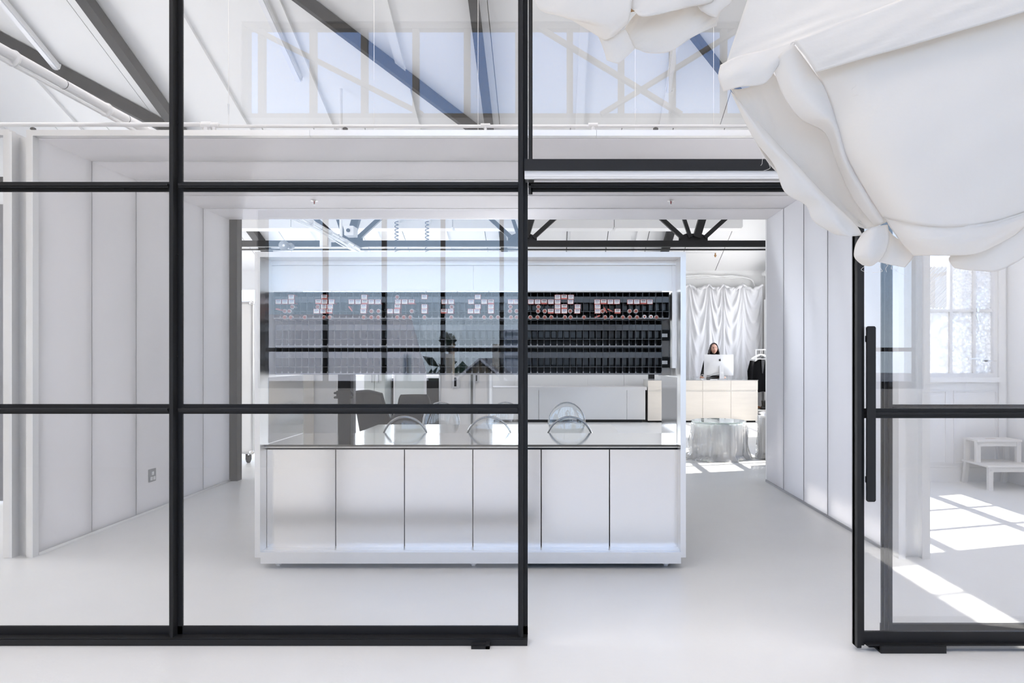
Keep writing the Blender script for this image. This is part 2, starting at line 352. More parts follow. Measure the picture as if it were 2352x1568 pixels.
# outer right wall
wall_x('wall_right_outer', RX, RX+.2, FWY, 8.07, 0, RZ, [(5.80, 7.68, 1.0, 3.3), (2.4, 5.69, 2.86, 3.30)])
window('x', RX+.08, 5.80, 7.68, 1.0, 3.3, [6.43, 7.06], [1.475, 2.5], fr=.05, bar=.035)
window('x', RX+.08, 2.4, 5.69, 2.86, 3.30, [3.25, 3.87, 4.48, 5.09], [], fr=.03, bar=.035)
wall_x('wall_right_far', RX, RX+.2, NY1, BY, 0, 6, [(13.0, 16.9, .9, 3.2)])
window('x', RX+.1, 13.0, 16.9, .9, 3.2, [13.65, 14.3, 14.95, 15.6, 16.25], [1.48, 2.05, 2.62], bar=.025)
# light well walls
wall_x('wall_light_well', NX-.12, NX, NY0, NY1, 0, 6.9, [(9.2, 11.6, .9, 3.3)])
window('x', NX-.06, 9.2, 11.6, .9, 3.3, [9.8, 10.4, 11.0], [1.5, 2.1, 2.7], bar=.025)
wall_y('wall_light_well_end', NY1, NY1+.12, NX, RX+.2, 0, 5.4, [])
# far wall
wall_y('wall_back', BY, BY+.2, LX, RX, 0, 5.2, [(-8.4, -.8, .9, 3.06)])
window('y', BY+.1, -8.4, -.8, .9, 3.06, [-8.4+.76*i for i in range(1, 10)], [1.6, 2.3], bar=.035)
wall_x('wall_left_outer', LX-.2, LX, FWY, BY, 0, RZ+.2, [(4.4, 6.9, 1, 4), (7.4, 15.5, 1.0, 3.6)])  # openings out of view, added for the left fill lamps
window('x', LX-.1, 4.4, 6.9, 1, 4, [5.2, 6.05], [2, 3])
window('x', LX-.1, 7.4, 15.5, 1, 3.6, [8.3+.9*i for i in range(8)], [1.8, 2.7])
# side room wall with the old casement window, seen through the sliding door
AY = 8.07
wall_y('wall_aisle', AY, AY+.15, 2.43, RX, 0, RZ, [(3.74, 5.0, 1.17, 3.05)])
m = MB(); m.box(2.45, RX, AY-.022, AY-.001, 0, .155); struct(m.build('baseboard_aisle', WALL))
m = MB(); m.box(3.66, 3.74, AY-.02, AY, 1.1, 3.13); m.box(5.0, 5.075, AY-.02, AY, .16, 3.13); m.box(3.74, 5.0, AY-.02, AY, 3.05, 3.13); m.box(3.7, 5.0, AY-.06, AY, 1.115, 1.17)
struct(m.build('trim_1', WALL))
for (a, b, c, d) in ((2.75, 3.5, .3, 1.02), (3.55, 4.42, .2, 1.02), (4.5, 4.98, .2, 1.02)):
    mm = MB(); t = .012
    mm.box(a, b, AY-.012, AY-.001, c, c+t); mm.box(a, b, AY-.012, AY-.001, d-t, d); mm.box(a, a+t, AY-.012, AY-.001, c+t, d-t); mm.box(b-t, b, AY-.012, AY-.001, c+t, d-t)
    o = mm.build('trim_%d' % (WN[0]+10+int(a*10)), WALL); struct(o)
FROSTB = clear('coarse_hammered_glass', .06, haze=.72, hazecol=(.95, .95, .94), bumpscale=13, bumpstr=1.0, rough=.05)
def aisle_glass(i, j): return GLASSC if (i == 0 and j == 1) else (FROSTB if i == 0 else FROST)
r = window('y', AY+.06, 3.74, 5.0, 1.17, 3.05, [4.49, 4.755], [1.92], fr=.045, bar=.028, glass=aisle_glass, mt=WALL, dp=.05)
m = MB(); m.bar((4.74, AY-.03, 1.87), (4.76, AY-.03, 1.80), .012, .02, up=(0, 1, 0)); m.bar((4.755, AY-.03, 1.95), (4.755, AY-.03, 1.90), .02, .02, up=(0, 1, 0)); m.build('latch', STEELB, r)
m = MB(); m.box(4.66, 4.78, AY-.03, AY-.015, 1.37, 1.385); m.lathe([(.022, 0), (.022, .01)], (4.85, AY-.03, 1.36), 10, 'y'); m.box(4.82, 4.97, AY-.03, AY-.015, 1.345, 1.36); m.build('window_stay', STEELB, r)

aw = thing('corrugated_awning', 'grey corrugated awning outside the clear pane of the side window', 'awning', (5.1, 9.6, -5.5))
for i in range(22): MB().tube([(4.45+.05*i, 9.75, 2.06), (4.7+.05*i, 9.2, 2.56)], .017, 6).build('corrugation', MULL, aw)
MB().box(4.4, 5.6, 9.75, 9.78, 1.95, 2.06).build('fascia', WALL, aw)
for x in (4.45, 5.55): MB().box(x-.02, x+.02, 9.76, 9.8, -5.5, 1.95).build('post', WALL, aw)
# ---- fluted polycarbonate tunnel between the two rooms
TX0, TX1, TY0, TY1, TZ = -3.64, 2.394, 5.06, 8.06, 2.94
wl = sroot('wall_left', (TX0, TY0, 0)); wr_ = sroot('wall_right', (TX1, TY0, 0)); ct = sroot('ceiling_tunnel', (0, TY0, TZ))
for i in range(5):
    y0, y1 = TY0+.6*i+.003, TY0+.6*(i+1)-.003
    MB().box(TX0-.04, TX0, y0, y1, .02, TZ-.002).build('polycarbonate_panel', PCV, wl)
    MB().box(TX1, TX1+.04, y0, y1, .02, TZ-.002).build('polycarbonate_panel', PCV, wr_)
    MB().box(TX0-.04, TX1+.04, y0, y1, TZ, TZ+.04).build('polycarbonate_panel', PCH, ct)
SEAM = mat('panel_joint', (.42, .42, .44), .5)
for i in range(1, 5):
    y = TY0+.6*i
    MB().box(TX0-.045, TX0+.002, y-.003, y+.003, .02, TZ-.002).build('panel_joint', PCV, wl)
    MB().box(TX1-.003, TX1+.045, y-.0035, y+.0035, .02, TZ-.002).build('panel_joint', SEAM, wr_)
    MB().box(TX0-.04, TX1+.04, y-.003, y+.003, TZ-.002, TZ+.045).build('panel_joint', WPANEL, ct)
MB().box(TX0-.05, TX0+.012, TY0, TY1, 0, .02).build('floor_channel', ALU, wl)
MB().box(TX1-.012, TX1+.05, TY0, TY1, 0, .02).build('floor_channel', SEAM, wr_)
# aluminium jambs and header of the tunnel mouth
j = sroot('trim_2', (-3.73, 5.03, 0))
MB().box(-3.827, -3.784, 4.99, 5.05, 0, 2.98).build('flange', ALU, j); MB().box(-3.784, -3.766, 4.99, 5.12, 0, 2.965).build('return', WHITEG, j)
MB().box(-3.766, -3.674, 5.06, 5.09, 0, 2.945).build('channel_web', ALU, j); MB().box(-3.674, -3.637, 5.0, 5.055, 0, 2.98).build('flange', ALU, j)
MB().box(-3.637, -3.628, 5.0, 5.058, 0, 2.94).build('edge_strip', WHITEG, j)
MB().box(-6.6, -3.827, 4.99, 5.05, 2.94, 2.98).build('header', ALU, j)
j = sroot('trim_3', (2.5, 5.03, 0))
MB().box(2.392, 2.44, 4.97, 5.055, 0, 2.98).build('flange', WHITEG, j); MB().box(2.44, 2.555, 5.03, 5.06, 0, 2.96).build('channel_web', ALU, j); MB().box(2.555, 2.61, 4.97, 5.055, 0, 2.98).build('flange', ALU, j)
j = sroot('trim_4', (-.6, 5.03, 2.96))
for a, b in ((-3.637, -1.7), (-1.698, .3), (.302, 2.392)): MB().box(a, b, 5.0, 5.055, 2.94, 2.98).build('header_section', ALU, j)
# low partition left of the tunnel
lp = sroot('wall_left_rear', (-5, 6.87, 0))
for i in range(4): MB().box(-6.6+.72*i+.003, -6.6+.72*(i+1)-.003, 6.87, 6.91, .02, 2.86).build('polycarbonate_panel', PCV, lp)
MB().box(-6.6, -3.7, 6.86, 6.96, 3.04, 3.12).build('head_beam', BEAM, lp)
# column at the far end of the tunnel
tc = sroot('trim_5', (-3.62, 8.12, 0))
MB().box(-3.655, -3.56, 8.075, 8.2, 0, 3.3).build('post', BEAM, tc)

# ---- roof steel
def steel(name, label, a, b, wd, hg, mt=BEAM, up=(0, 0, 1), group=None):
    c = (Vector(a)+Vector(b))/2; o = thing(name, label, 'beam', c, group=group)
    MB().bar(a, b, wd, hg, up).build('web', mt, o)
    n = (Vector(b)-Vector(a)).normalized(); u = n.cross(Vector(up)).normalized(); v = u.cross(n)
    MB().bar(Vector(a)-v*hg*.5, Vector(b)-v*hg*.5, wd*1.5, .012, up).build('flange', mt, o)
    return o
def onceil(px, py, off=.12):
    s = (CY-py)/F; d = (10.48-off-H)/(s+.405); return (X(px, d), d, H+s*d)
for xb, lb in ((-6.45, 'dark steel rafter under white ceiling left of the wide glass pane'), (-1.09, 'near-vertical dark steel rafter beside the middle black mullion'), (4.3, 'dark steel rafter hidden behind the hanging calico')):
    if xb > 4: continue
    steel('roof_rafter', lb, (xb, RY-.5, cz(RY-.5)-.14), (xb, BY-.1, cz(BY-.1)-.14), .1, .2)
steel('roof_brace', 'long diagonal dark steel brace crossing behind the upper middle pane', onceil(660, -30), onceil(1115, 315), .05, .2)
steel('roof_brace', 'diagonal dark steel brace above the white pipe at upper left', onceil(-160, 5), onceil(430, 318), .05, .2)
steel('roof_brace', 'short dark steel brace between the two hanging cloths', onceil(1500, -40), onceil(1790, 330), .05, .16)
# far truss
ty = 12.0; tr = thing('roof_truss', 'black steel roof truss with gusset plates in the far room', 'truss', (0, ty, 3.24))
zc = Z(560, ty)
MB().box(X(470, ty), NX-.15, ty-.05, ty+.05, zc-.05, zc+.05).build('bottom_chord', BLACK, tr)
MB().box(X(470, ty), NX-.15, ty-.04, ty+.04, zc-.105, zc-.085).build('cable_tray', BEAM, tr)
for px in (800, 1200, 1592):
    x = X(px, ty); MB().prism([(x-.24, zc+.05), (x+.24, zc+.05), (x+.24, zc+.12), (x+.12, zc+.17), (x-.12, zc+.17), (x-.24, zc+.12)], ty-.02, ty+.02).build('gusset_plate', BLACK, tr)
    for dx, w_ in ((-.75, .07), (-.22, .06), (.2, .12), (.75, .07)):
        k = 1.1 if abs(dx) > .5 else 1.3
        MB().bar((x+dx*.25, ty-.035, zc+.1), (x+dx*1.25*k, ty-.035, zc+.12+.62*k*1.1), w_, w_, up=(0, 1, 0)).build('web_strut', BLACK, tr)
dy = 14.2
o = thing('air_duct', 'long white boxed duct running across under the far ceiling', 'duct', (0, dy, Z(522, dy)))
for a, b in ((-8.5, -5.2), (-5.19, -2.0), (-1.99, 1.2), (1.21, 3.75)):
    MB().cbox(a, b, dy, dy+.35, Z(524, dy), Z(497, dy), .03).build('duct_section', WALL, o)
steel('roof_rafter', 'black steel rafter crossing behind the far truss near the curtain', (X(1556, 14.6), 14.6, cz(14.6)-.12), (X(1515, 16.9), 16.9, cz(16.9)-.1), .12, .16, BLACK)

# ================================================================== GLAZED SCREEN
SY = 3.53; gp = thing('glazed_partition', 'full-height black steel framed glass screen left of the open doorway', 'glass partition', (-2.0, SY, 0))
def vbar(x0, x1, z0, z1, name='mullion', par=gp, y=SY):
    m = MB(); xm = x0+(x1-x0)*.45
    m.box(x0, x1, y, y+.012, z0, z1); m.box(xm-.007, xm+.005, y-.045, y, z0, z1); m.box(x0+.002, xm-.007, y-.03, y-.022, z0, z1)
    return m.build(name, BLACK, par)
def hbar(x0, x1, z0, z1, name='transom', par=gp, y=SY):
    m = MB(); zm = (z0+z1)/2
    m.box(x0, x1, y, y+.012, z0, z1); m.box(x0, x1, y-.045, y, zm-.004, zm+.006); m.box(x0, x1, y-.035, y-.03, zm-.012, zm-.004)
    return m.build(name, BLACK, par)
XA0, XA1, XB0, XB1 = X(395, SY), X(419, SY), X(1190, SY), X(1212, SY)
rows = [(.075, 1.119), (1.167, 2.212), (2.26, 4.2)]
cols = [(-5.2, -3.56), (-3.51, XA0), (XA1, XB0)]
vbar(-3.56, -3.51, .03, 4.2); vbar(XA0, XA1, .03, 4.2); vbar(XB0, XB1, .03, 4.2)
for (a, b) in cols:
    hbar(a, b, 1.119, 1.167); hbar(a, b, 2.212, 2.26)
    for z0, z1 in rows: MB().box(a, b, SY+.003, SY+.007, z0, z1).build('glass_pane', GLASS, gp)
MB().box(-5.2, XB1, SY-.055, SY+.03, 0, .03).build('sill', BLACK, gp)
m = MB(); m.box(-5.2, XB1, SY, SY+.012, .03, .075); m.box(-5.2, XB1, SY-.05, SY, .03, .036); m.build('bottom_rail', BLACK, gp)
rd = random.Random(3)
for (x, zz) in [(X(401, SY-.03), z) for z in (.33, .78, 1.4, 1.9, 2.55, 2.9)]+[(X(p, SY), q) for p in (285, 515, 1095) for q in (1.128, 2.222)]:
    MB().lathe([(.005, 0), (.004, -.005)], (x, SY-.001, zz), 8, 'y').build('screw_head', BLACK, gp)
# upper window above the doorway, its post, and the fixed light to the right
gu = thing('transom_window', 'black framed glass pane above the open doorway', 'window', (.7, SY, 2.2))
vbar(X(1213, SY)+.002, X(1223, SY), 2.2, 4.2, par=gu); hbar(X(1214, SY), 3.4, 2.212, 2.258, 'door_head', gu)
MB().box(X(1223, SY), 3.4, SY+.003, SY+.007, 2.262, 4.2).build('glass_pane', GLASS, gu)
gr = thing('fixed_glass_light', 'fixed black framed glass light behind the sliding door', 'window', (2.4, SY, 0))
FX0, FX1 = X(2025, SY), X(2050, SY)
vbar(FX0, FX1, .03, 2.21, par=gr); vbar(3.36, 3.4, .03, 2.21, par=gr)
for z0, z1 in ((.085, 1.13), (1.165, 2.21)): MB().box(FX1, 3.36, SY+.003, SY+.007, z0, z1).build('glass_pane', GLASS, gr)
hbar(FX1, 3.36, 1.13, 1.165, par=gr); MB().box(FX0, 3.4, SY-.03, SY+.03, 0, .03).build('sill', BLACK, gr); MB().box(FX0, 3.36, SY, SY+.02, .03, .085).build('bottom_rail', BLACK, gr)
# sliding door gear
HY = 3.43
hd = thing('door_track', 'white aluminium sliding door track under a black cover beam', 'track', (1.4, HY, 2.28))
MB().box(X(1205, 3.42), 3.5, 3.40, 3.483, Z(391, 3.4), Z(365, 3.4)).build('cover_beam', BLACK, hd)
m = MB(); m.box(X(1205, 3.42), 3.5, 3.41, 3.483, Z(406, 3.41), Z(392, 3.41)); m.box(X(1205, 3.42), 3.5, 3.41, 3.42, Z(410, 3.41), Z(406.5, 3.41)); m.build('track_rail', WHITEG, hd)
MB().box(X(1206, 3.42), X(1226, 3.42), 3.415, 3.483, Z(411, 3.41), Z(406.5, 3.41)).build('end_stop', STEELB, hd)
sdr = thing('sliding_door', 'black framed glass sliding door standing open at right with tall pull', 'sliding door', (2.3, HY, 0))
DX0, DX1 = X(1963, HY), X(1985, HY)
m = MB(); m.box(DX0, DX1, HY, HY+.02, .02, 2.243); m.box(DX0, DX0+.02, HY-.03, HY+.03, .02, 2.243); m.build('stile', BLACK, sdr)
m = MB(); m.box(3.2, 3.25, HY, HY+.02, .02, 2.243); m.build('stile', BLACK, sdr)
m = MB(); m.box(DX1, 3.2, HY, HY+.02, .025, .085); m.box(DX1, 3.2, HY-.03, HY, .03, .036); m.build('bottom_rail', BLACK, sdr)
m = MB(); m.box(DX1, 3.2, HY, HY+.02, Z(960, HY), Z(938, HY)); m.box(DX1, 3.2, HY-.03, HY, Z(949, HY)-.004, Z(949, HY)+.004); m.build('mid_rail', BLACK, sdr)
MB().box(DX1, 3.2, HY, HY+.02, 2.2, 2.243).build('top_rail', BLACK, sdr)
MB().box(DX1, 3.2, HY+.006, HY+.010, .085, Z(960, HY)).build('glass_pane', GLASS, sdr); MB().box(DX1, 3.2, HY+.006, HY+.010, Z(938, HY), 2.2).build('glass_pane', GLASS, sdr)
MB().cbox(DX1-.002, X(2009, HY-.02), HY-.035, HY-.022, Z(1151, HY-.02), Z(749, HY-.02), .006).build('pull_plate', BLACK, sdr, bevel=.002)
for z in (1.47, .8): MB().box(DX1+.004, DX1+.02, HY-.022, HY, z, z+.03).build('pull_fixing', BLACK, sdr)
o = thing('floor_guide', 'long black steel floor guide under the sliding door', 'door guide', (X(2095, 3.4), 3.41, 0))
m = MB(); m.box(X(2020, 3.4), X(2170, 3.4), 3.385, 3.397, 0, .035); m.box(X(2008, 3.4), X(2160, 3.4), 3.46, 3.475, 0, .03); m.box(X(2020, 3.4), X(2165, 3.4), 3.397, 3.46, 0, .008); m.build('channel', BLACK, o)
o = thing('door_stop_bracket', 'small slotted black bracket at the foot of the glass screen', 'bracket', (X(1104, 3.46), 3.46, 0))
m = MB(); m.box(X(1083, 3.45), X(1125, 3.45), 3.435, 3.447, 0, .014); m.box(X(1083, 3.45), X(1125, 3.45), 3.447, 3.475, .012, .018); m.box(X(1116, 3.45), X(1125, 3.45), 3.435, 3.475, .0, .022); m.build('bracket_body', BLACK, o)

# ================================================================== DISPLAY UNIT
UY0, UY1 = 4.72, 5.53
ux0, ux1 = X(585, UY0), X(1575.5, UY0); uz0, uz1 = Z(1280, UY0), Z(578, UY0); ft = .035
un = thing('display_unit', 'large aluminium framed display cabinet on castors in the middle', 'cabinet', ((ux0+ux1)/2, 5.1, 0))
def mitre(pts, nm): MB().prism(pts, UY0, UY1).build(nm, ALU, un)
mitre([(ux0, uz0), (ux0+ft, uz0+ft), (ux0+ft, uz1-ft), (ux0, uz1)], 'side_panel'); mitre([(ux1, uz0), (ux1, uz1), (ux1-ft, uz1-ft), (ux1-ft, uz0+ft)], 'side_panel')
mitre([(ux0+.0005, uz1), (ux0+ft, uz1-ft+.0005), (ux1-ft, uz1-ft+.0005), (ux1-.0005, uz1)], 'top_panel'); mitre([(ux0+.0005, uz0), (ux1-.0005, uz0), (ux1-ft, uz0+ft-.0005), (ux0+ft, uz0+ft-.0005)], 'bottom_panel')
MB().box(X(597, UY0), X(1565, UY0), UY0+.01, UY1, Z(1295, UY0), uz0-.001).build('plinth', ALU, un)
for sx_, a in ((1, ux0+ft), (-1, ux1-ft)): MB().box(min(a, a+sx_*.003), max(a, a+sx_*.003), 4.86, UY1, .815, 1.26).build('side_lining', mat('polished_side_lining', (.50, .50, .50), .12, 1), un)
WZ = .812
m = MB(); m.box(ux0+ft, ux1-ft, UY0+.07, UY1, WZ-.012, WZ); m.build('worktop', STEEL, un)
m = MB(); m.box(ux0+ft, ux1-ft, UY0+.068, UY0+.0699, WZ-.013, WZ+.001); m.build('worktop_edge', mat('dark_edge', (.10, .095, .085), .3, .8), un)
DY = 4.83; dz0, dz1 = Z(1260, DY), Z(1032, DY)
MB().box(ux0+ft, ux1-ft, DY+.03, UY1-.02, uz0+ft, WZ-.014).build('carcass', mat('cabinet_shadow_gap', (.06, .06, .06), .6), un)
MB().box(ux0+ft+.0005, ux1-ft-.0005, DY+.005, DY+.03, dz1+.012, WZ-.0135).build('top_rail', ALUD, un)
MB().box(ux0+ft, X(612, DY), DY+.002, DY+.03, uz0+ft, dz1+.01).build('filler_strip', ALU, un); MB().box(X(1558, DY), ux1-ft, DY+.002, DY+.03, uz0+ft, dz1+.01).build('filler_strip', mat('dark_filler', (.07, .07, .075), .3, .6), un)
seams = [X(p, DY) for p in (612, 771, 929, 1086, 1243, 1400, 1558)]
for a, b in zip(seams, seams[1:]): MB().box(a+.003, b-.003, DY, DY+.018, dz0, dz1).build('door', ALUD, un, bevel=.0015)
MB().box(ux0+ft, ux1-ft, UY0+.03, DY+.03, uz0+ft, uz0+ft+.004).build('base_tray', ALUM, un)
# upper fascia and hanging rails
FZ = Z(668, 4.93)
MB().box(ux0+ft, X(1087, 4.93), 4.925, 4.94, FZ, uz1-ft-.03).build('fascia_panel', ALUM, un); MB().box(X(1087, 4.93)+.003, X(1543, 4.93), 4.925, 4.94, FZ, uz1-ft-.03).build('fascia_panel', ALUM, un)
MB().box(ux0+ft, ux1-ft, 4.9, 4.96, uz1-ft-.029, uz1-ft).build('fascia_rail', STEELB, un)
MB().box(X(1543, 4.93), X(1560, 4.93), 4.915, 4.99, Z(845, 4.95), uz1-ft-.03).build('hanging_rail', ALUM, un)
MB().box(ux0+ft, X(626, 5.0), 4.99, 5.05, Z(858, 4.99), FZ).build('hanging_rail', ALUM, un)
MB().box(X(1512, 5.22), X(1536, 5.22), 5.2, 5.22, Z(862, 5.2), FZ).build('back_strip', WPANEL, un)
for py in (770, 832): 
    MB().box(X(1512, 5.19), X(1538, 5.19), 5.185, 5.199, Z(py+12, 5.19), Z(py-12, 5.19)).build('bracket_plate', BLACK, un); MB().box(X(1516, 5.18), X(1533, 5.18), 5.178, 5.184, Z(py+4, 5.18), Z(py-4, 5.18)).build('bracket_slot', STEELB, un)
for px in (638, 1087, 1530):
    x = X(px, UY0+.06)
    for yy, nmx in ((UY0+.08, 0), (UY1-.1, 1)):
        c = MB(); c.lathe([(.018, -.012), (.02, -.008), (.02, .008), (.018, .012)], (x, yy, .0205), 16, 'x'); c.box(x-.018, x-.014, yy-.015, yy+.015, .015, .04); c.box(x+.014, x+.018, yy-.015, yy+.015, .015, .04)
        c.build('castor', WHITEP, un)

# dispenser racks
CW = 15.05/F*4.95; RX0 = X(632, 4.95); RH = (Z(670, 4.95)-Z(860, 4.95))/3; RYF = 4.955
def column_mesh(last=False):
    m = MB(); t = .0022; dp = .22
    m.mi(1).box(0, t, 0, dp, 0, RH-.002)
    m.mi(0).box(t, CW, dp-.004, dp, 0, RH-.002)
    m.mi(1).box(t, CW, .012, dp-.004, RH-.006, RH-.002)
    m.mi(2).box(t, CW, .008, .011, RH*.62, RH*.80)
    m.mi(1).box(t, CW, .004, .012, RH*.80, RH*.815); m.box(t, CW, .002, .03, RH*.605, RH*.62)
    m.mi(0).box(t, CW, .03, dp-.004, RH*.605, RH*.613)
    m.mi(1).box(t, CW, .002, dp-.004, RH*.27, RH*.285)
    m.mi(0).box(t+.012, CW-.004, .14, .146, RH*.285, RH*.47)
    m.mi(2).box(t+.006, CW-.006, .10, .104, RH*.35, RH*.60)
    m.mi(1).box(t, CW, 0, dp-.004, 0, RH*.03)
    m.mi(3).box(t, CW, -.006, -.003, RH*.03, RH*.05); m.box(t, t+.003, -.006, -.003, RH*.05, RH*.11); m.box(CW-.003, CW, -.006, -.003, RH*.05, RH*.11); m.box(t, CW, -.006, .0, RH*.02, RH*.03)
    return m
racks = []
names = ['top dark dispenser rack holding colour boxes and tubes', 'middle empty dark plastic dispenser rack', 'lowest empty dark plastic dispenser rack above the worktop']
proto = None
for k in range(3):
    z = Z(670, 4.95)-RH*(k+1); yy = RYF-(.03 if k == 0 else 0)
    rk = thing('tube_dispenser_rack', names[k], 'rack', (RX0, yy, z), group=None)
    for i in range(60 if k == 0 else 59):
        if proto is None: proto = column_mesh().build('dispenser_column', [DPLAST, DPLATE, mat('dispenser_front', (.075, .083, .095), .16), LIP], rk, local=True)
        elif True: share(proto, rk, (CW*i, 0, 0))
        if i == 0 and k == 0: proto.location = (0, 0, 0)
    MB().box(0, .0025, 0, .22, 0, RH-.002).build('end_wall', DPLATE, rk, local=True).location = (CW*(60 if k == 0 else 59), 0, 0)
    racks.append(rk)
# colour boxes and tubes standing in the top rack
RT = Z(670, 4.95)-RH; YF = RYF-.03
BW, BH = .040, .031
def cbox_mesh(i):
    m = MB(); m.mi(0).box(-BW/2, BW/2, 0, .07, 0, BH)
    lo = [.0016, .0085, .0016][i % 3]
    m.mi(1).box(-BW/2+.0018, BW/2-.0018, -.0006, 0, lo, BH-.0018)
    m.mi(2).box(-BW*.34, BW*.34, -.0011, -.0006, .0205, .0265); m.box(-BW*.30, BW*.36, -.0011, -.0006, .0165, .0185)
    m.mi(3).box(-BW*.32, BW*.2, -.0011, -.0006, .0105, .0125)
    return m
TR = .0145
def tube_mesh(capmat):
    m = MB(); m.mi(1).lathe([(TR, -.004), (TR, .06)], n=14, axis='y'); m.mi(0).lathe([(TR*.76, -.012), (TR*.80, -.004)], n=14, axis='y'); m.mi(2).lathe([(TR*.45, -.013), (TR*.45, -.012)], n=10, axis='y')
    return m
ORD = ['first', 'second', 'third', 'fourth', 'fifth']
bm_ = {}; cnt = {}
ONES = ['', 'first', 'second', 'third', 'fourth', 'fifth', 'sixth', 'seventh', 'eighth', 'ninth', 'tenth', 'eleventh', 'twelfth', 'thirteenth', 'fourteenth', 'fifteenth', 'sixteenth', 'seventeenth', 'eighteenth', 'nineteenth']
TENS = {2: ('twentieth', 'twenty'), 3: ('thirtieth', 'thirty'), 4: ('fortieth', 'forty'), 5: ('fiftieth', 'fifty'), 6: ('sixtieth', 'sixty')}
def ordw(n): return ONES[n] if n < 20 else (TENS[n//10][0] if n % 10 == 0 else TENS[n//10][1]+'-'+ONES[n % 10])
def ordl(px): return ordw(min(60, max(1, int(round((px-639.5)/15.05))+1)))
seen = {}
def put(kind, px, py, tier, var=0, tilt=0):
    key = (kind, var); d = YF
    if key not in bm_:
        if kind == 'colour_box':
            o = cbox_mesh(var).build('colour_box', [CORAL, WHITEP, PRINT if var == 1 else PRINTL, PRINT])
        else: o = tube_mesh(0).build('colour_tube', [[CORALT, WHITEP, CORALD], [WHITEP, WHITEP, CORALD]][var], smooth=False)
        bm_[key] = o
    else: o = bm_[key].copy(); COL.objects.link(o)
    o.location = (X(px, d), d-.002 if kind == 'colour_box' else d+.004, Z(py, d)); o.rotation_euler.y = tilt
    c = ordl(px); what = 'coral-edged white colour box' if kind == 'colour_box' else ('coral-capped tube end' if var == 0 else 'white-capped tube end')
    lb = '%s, %s row of the top rack, %s slot from its left end' % (what, ORD[tier-1], c)
    if lb in seen: seen[lb] += 1; lb = '%s crowding the %s row of the top rack, %s slot from its left' % (what, ORD[tier-1], c)
    else: seen[lb] = 0
    tag(o, lb, 'box' if kind == 'colour_box' else 'tube', 'colour boxes in the top rack' if kind == 'colour_box' else 'colour tubes in the top rack')
L = lambda v: 600+v/3.794
R = lambda v: 1200+v/5.88
bi = 0
for tier, py, xs in ((1, 687, [L(v) for v in (262, 549, 898, 1422, 1887)]+[R(v) for v in (475, 563, 655)]),
                     (2, 698, [L(v) for v in (150, 207, 265, 498, 553, 613, 787, 845, 903, 960, 1018, 1192, 1250, 1310, 1597, 1655, 1829, 1943, 2002, 2175, 2225)]+[R(v) for v in (115, 205, 292, 384, 475, 650, 1010, 1097, 1188, 1276, 1455, 1543, 1633, 1720)]),
                     (3, 709, [L(v) for v in (546, 600, 893, 1187, 1422, 1887, 2002)]+[R(v) for v in (475, 565, 745, 1015)]),
                     (4, 719.6, [L(v) for v in (482, 540, 594, 890, 1123, 1182, 1421, 1592, 1650, 1825, 1880, 2002)]+[R(v) for v in (383, 475, 565, 740, 1015, 1285)])):
    for p in xs: put('colour_box', p, py, tier, [0, 1, 2, 0, 2][bi % 5]); bi += 1
for tier, py, xs in ((1, 682, [L(1185)]), (3, 704.5, [R(215), L(270), L(492), L(1660), L(2172)]),
                     (4, 714.3, [R(300), R(645), R(1083), R(1448), R(1533), L(205), L(245), L(960), L(1022), L(1312), L(2168), L(2225)]+[R(211)]),
                     (5, 728.5, [R(v) for v in (107, 205, 300, 390, 573, 650, 832, 1117, 1203, 1357, 1450, 1548, 1810)]+[L(v) for v in (205, 258, 380, 547, 597, 893, 960, 1020, 1185, 1243, 1300, 1422, 1657, 1828, 1942, 2003, 2063, 2177, 2225)])):
    for p in xs: put('colour_tube', p, py, tier)
for p in (R(1648), R(1735)): put('colour_tube', p, 727.5, 5, 1)
for i, (px, py, a, lb) in enumerate(((R(1015), 727, -.4, 'flattened coral carton lying in the bottom row of the top rack'), (R(1118), 712, 1.0, 'upright crushed coral carton leaning in the top rack'), (R(1185), 713, .45, 'crushed coral carton leaning to the right in the top rack'),
                                     (L(775), 709, .9, 'open torn coral carton in the top rack left of centre'), (L(150), 711, .2, 'crumpled coral carton at the left end of the top rack'))):
    o = MB().add([(-.02, 0, -.003), (.02, .004, -.004), (.021, .05, .0), (-.019, .05, .003), (-.02, 0, .006), (.02, .004, .004), (.021, .05, .009), (-.019, .05, .012)], [(0, 3, 2, 1), (4, 5, 6, 7), (0, 1, 5, 4), (1, 2, 6, 5), (2, 3, 7, 6), (3, 0, 4, 7)]).build('torn_carton', CORAL)
    o.location = (X(px, YF), YF, Z(py, YF)); o.rotation_euler.y = a; tag(o, lb, 'carton')

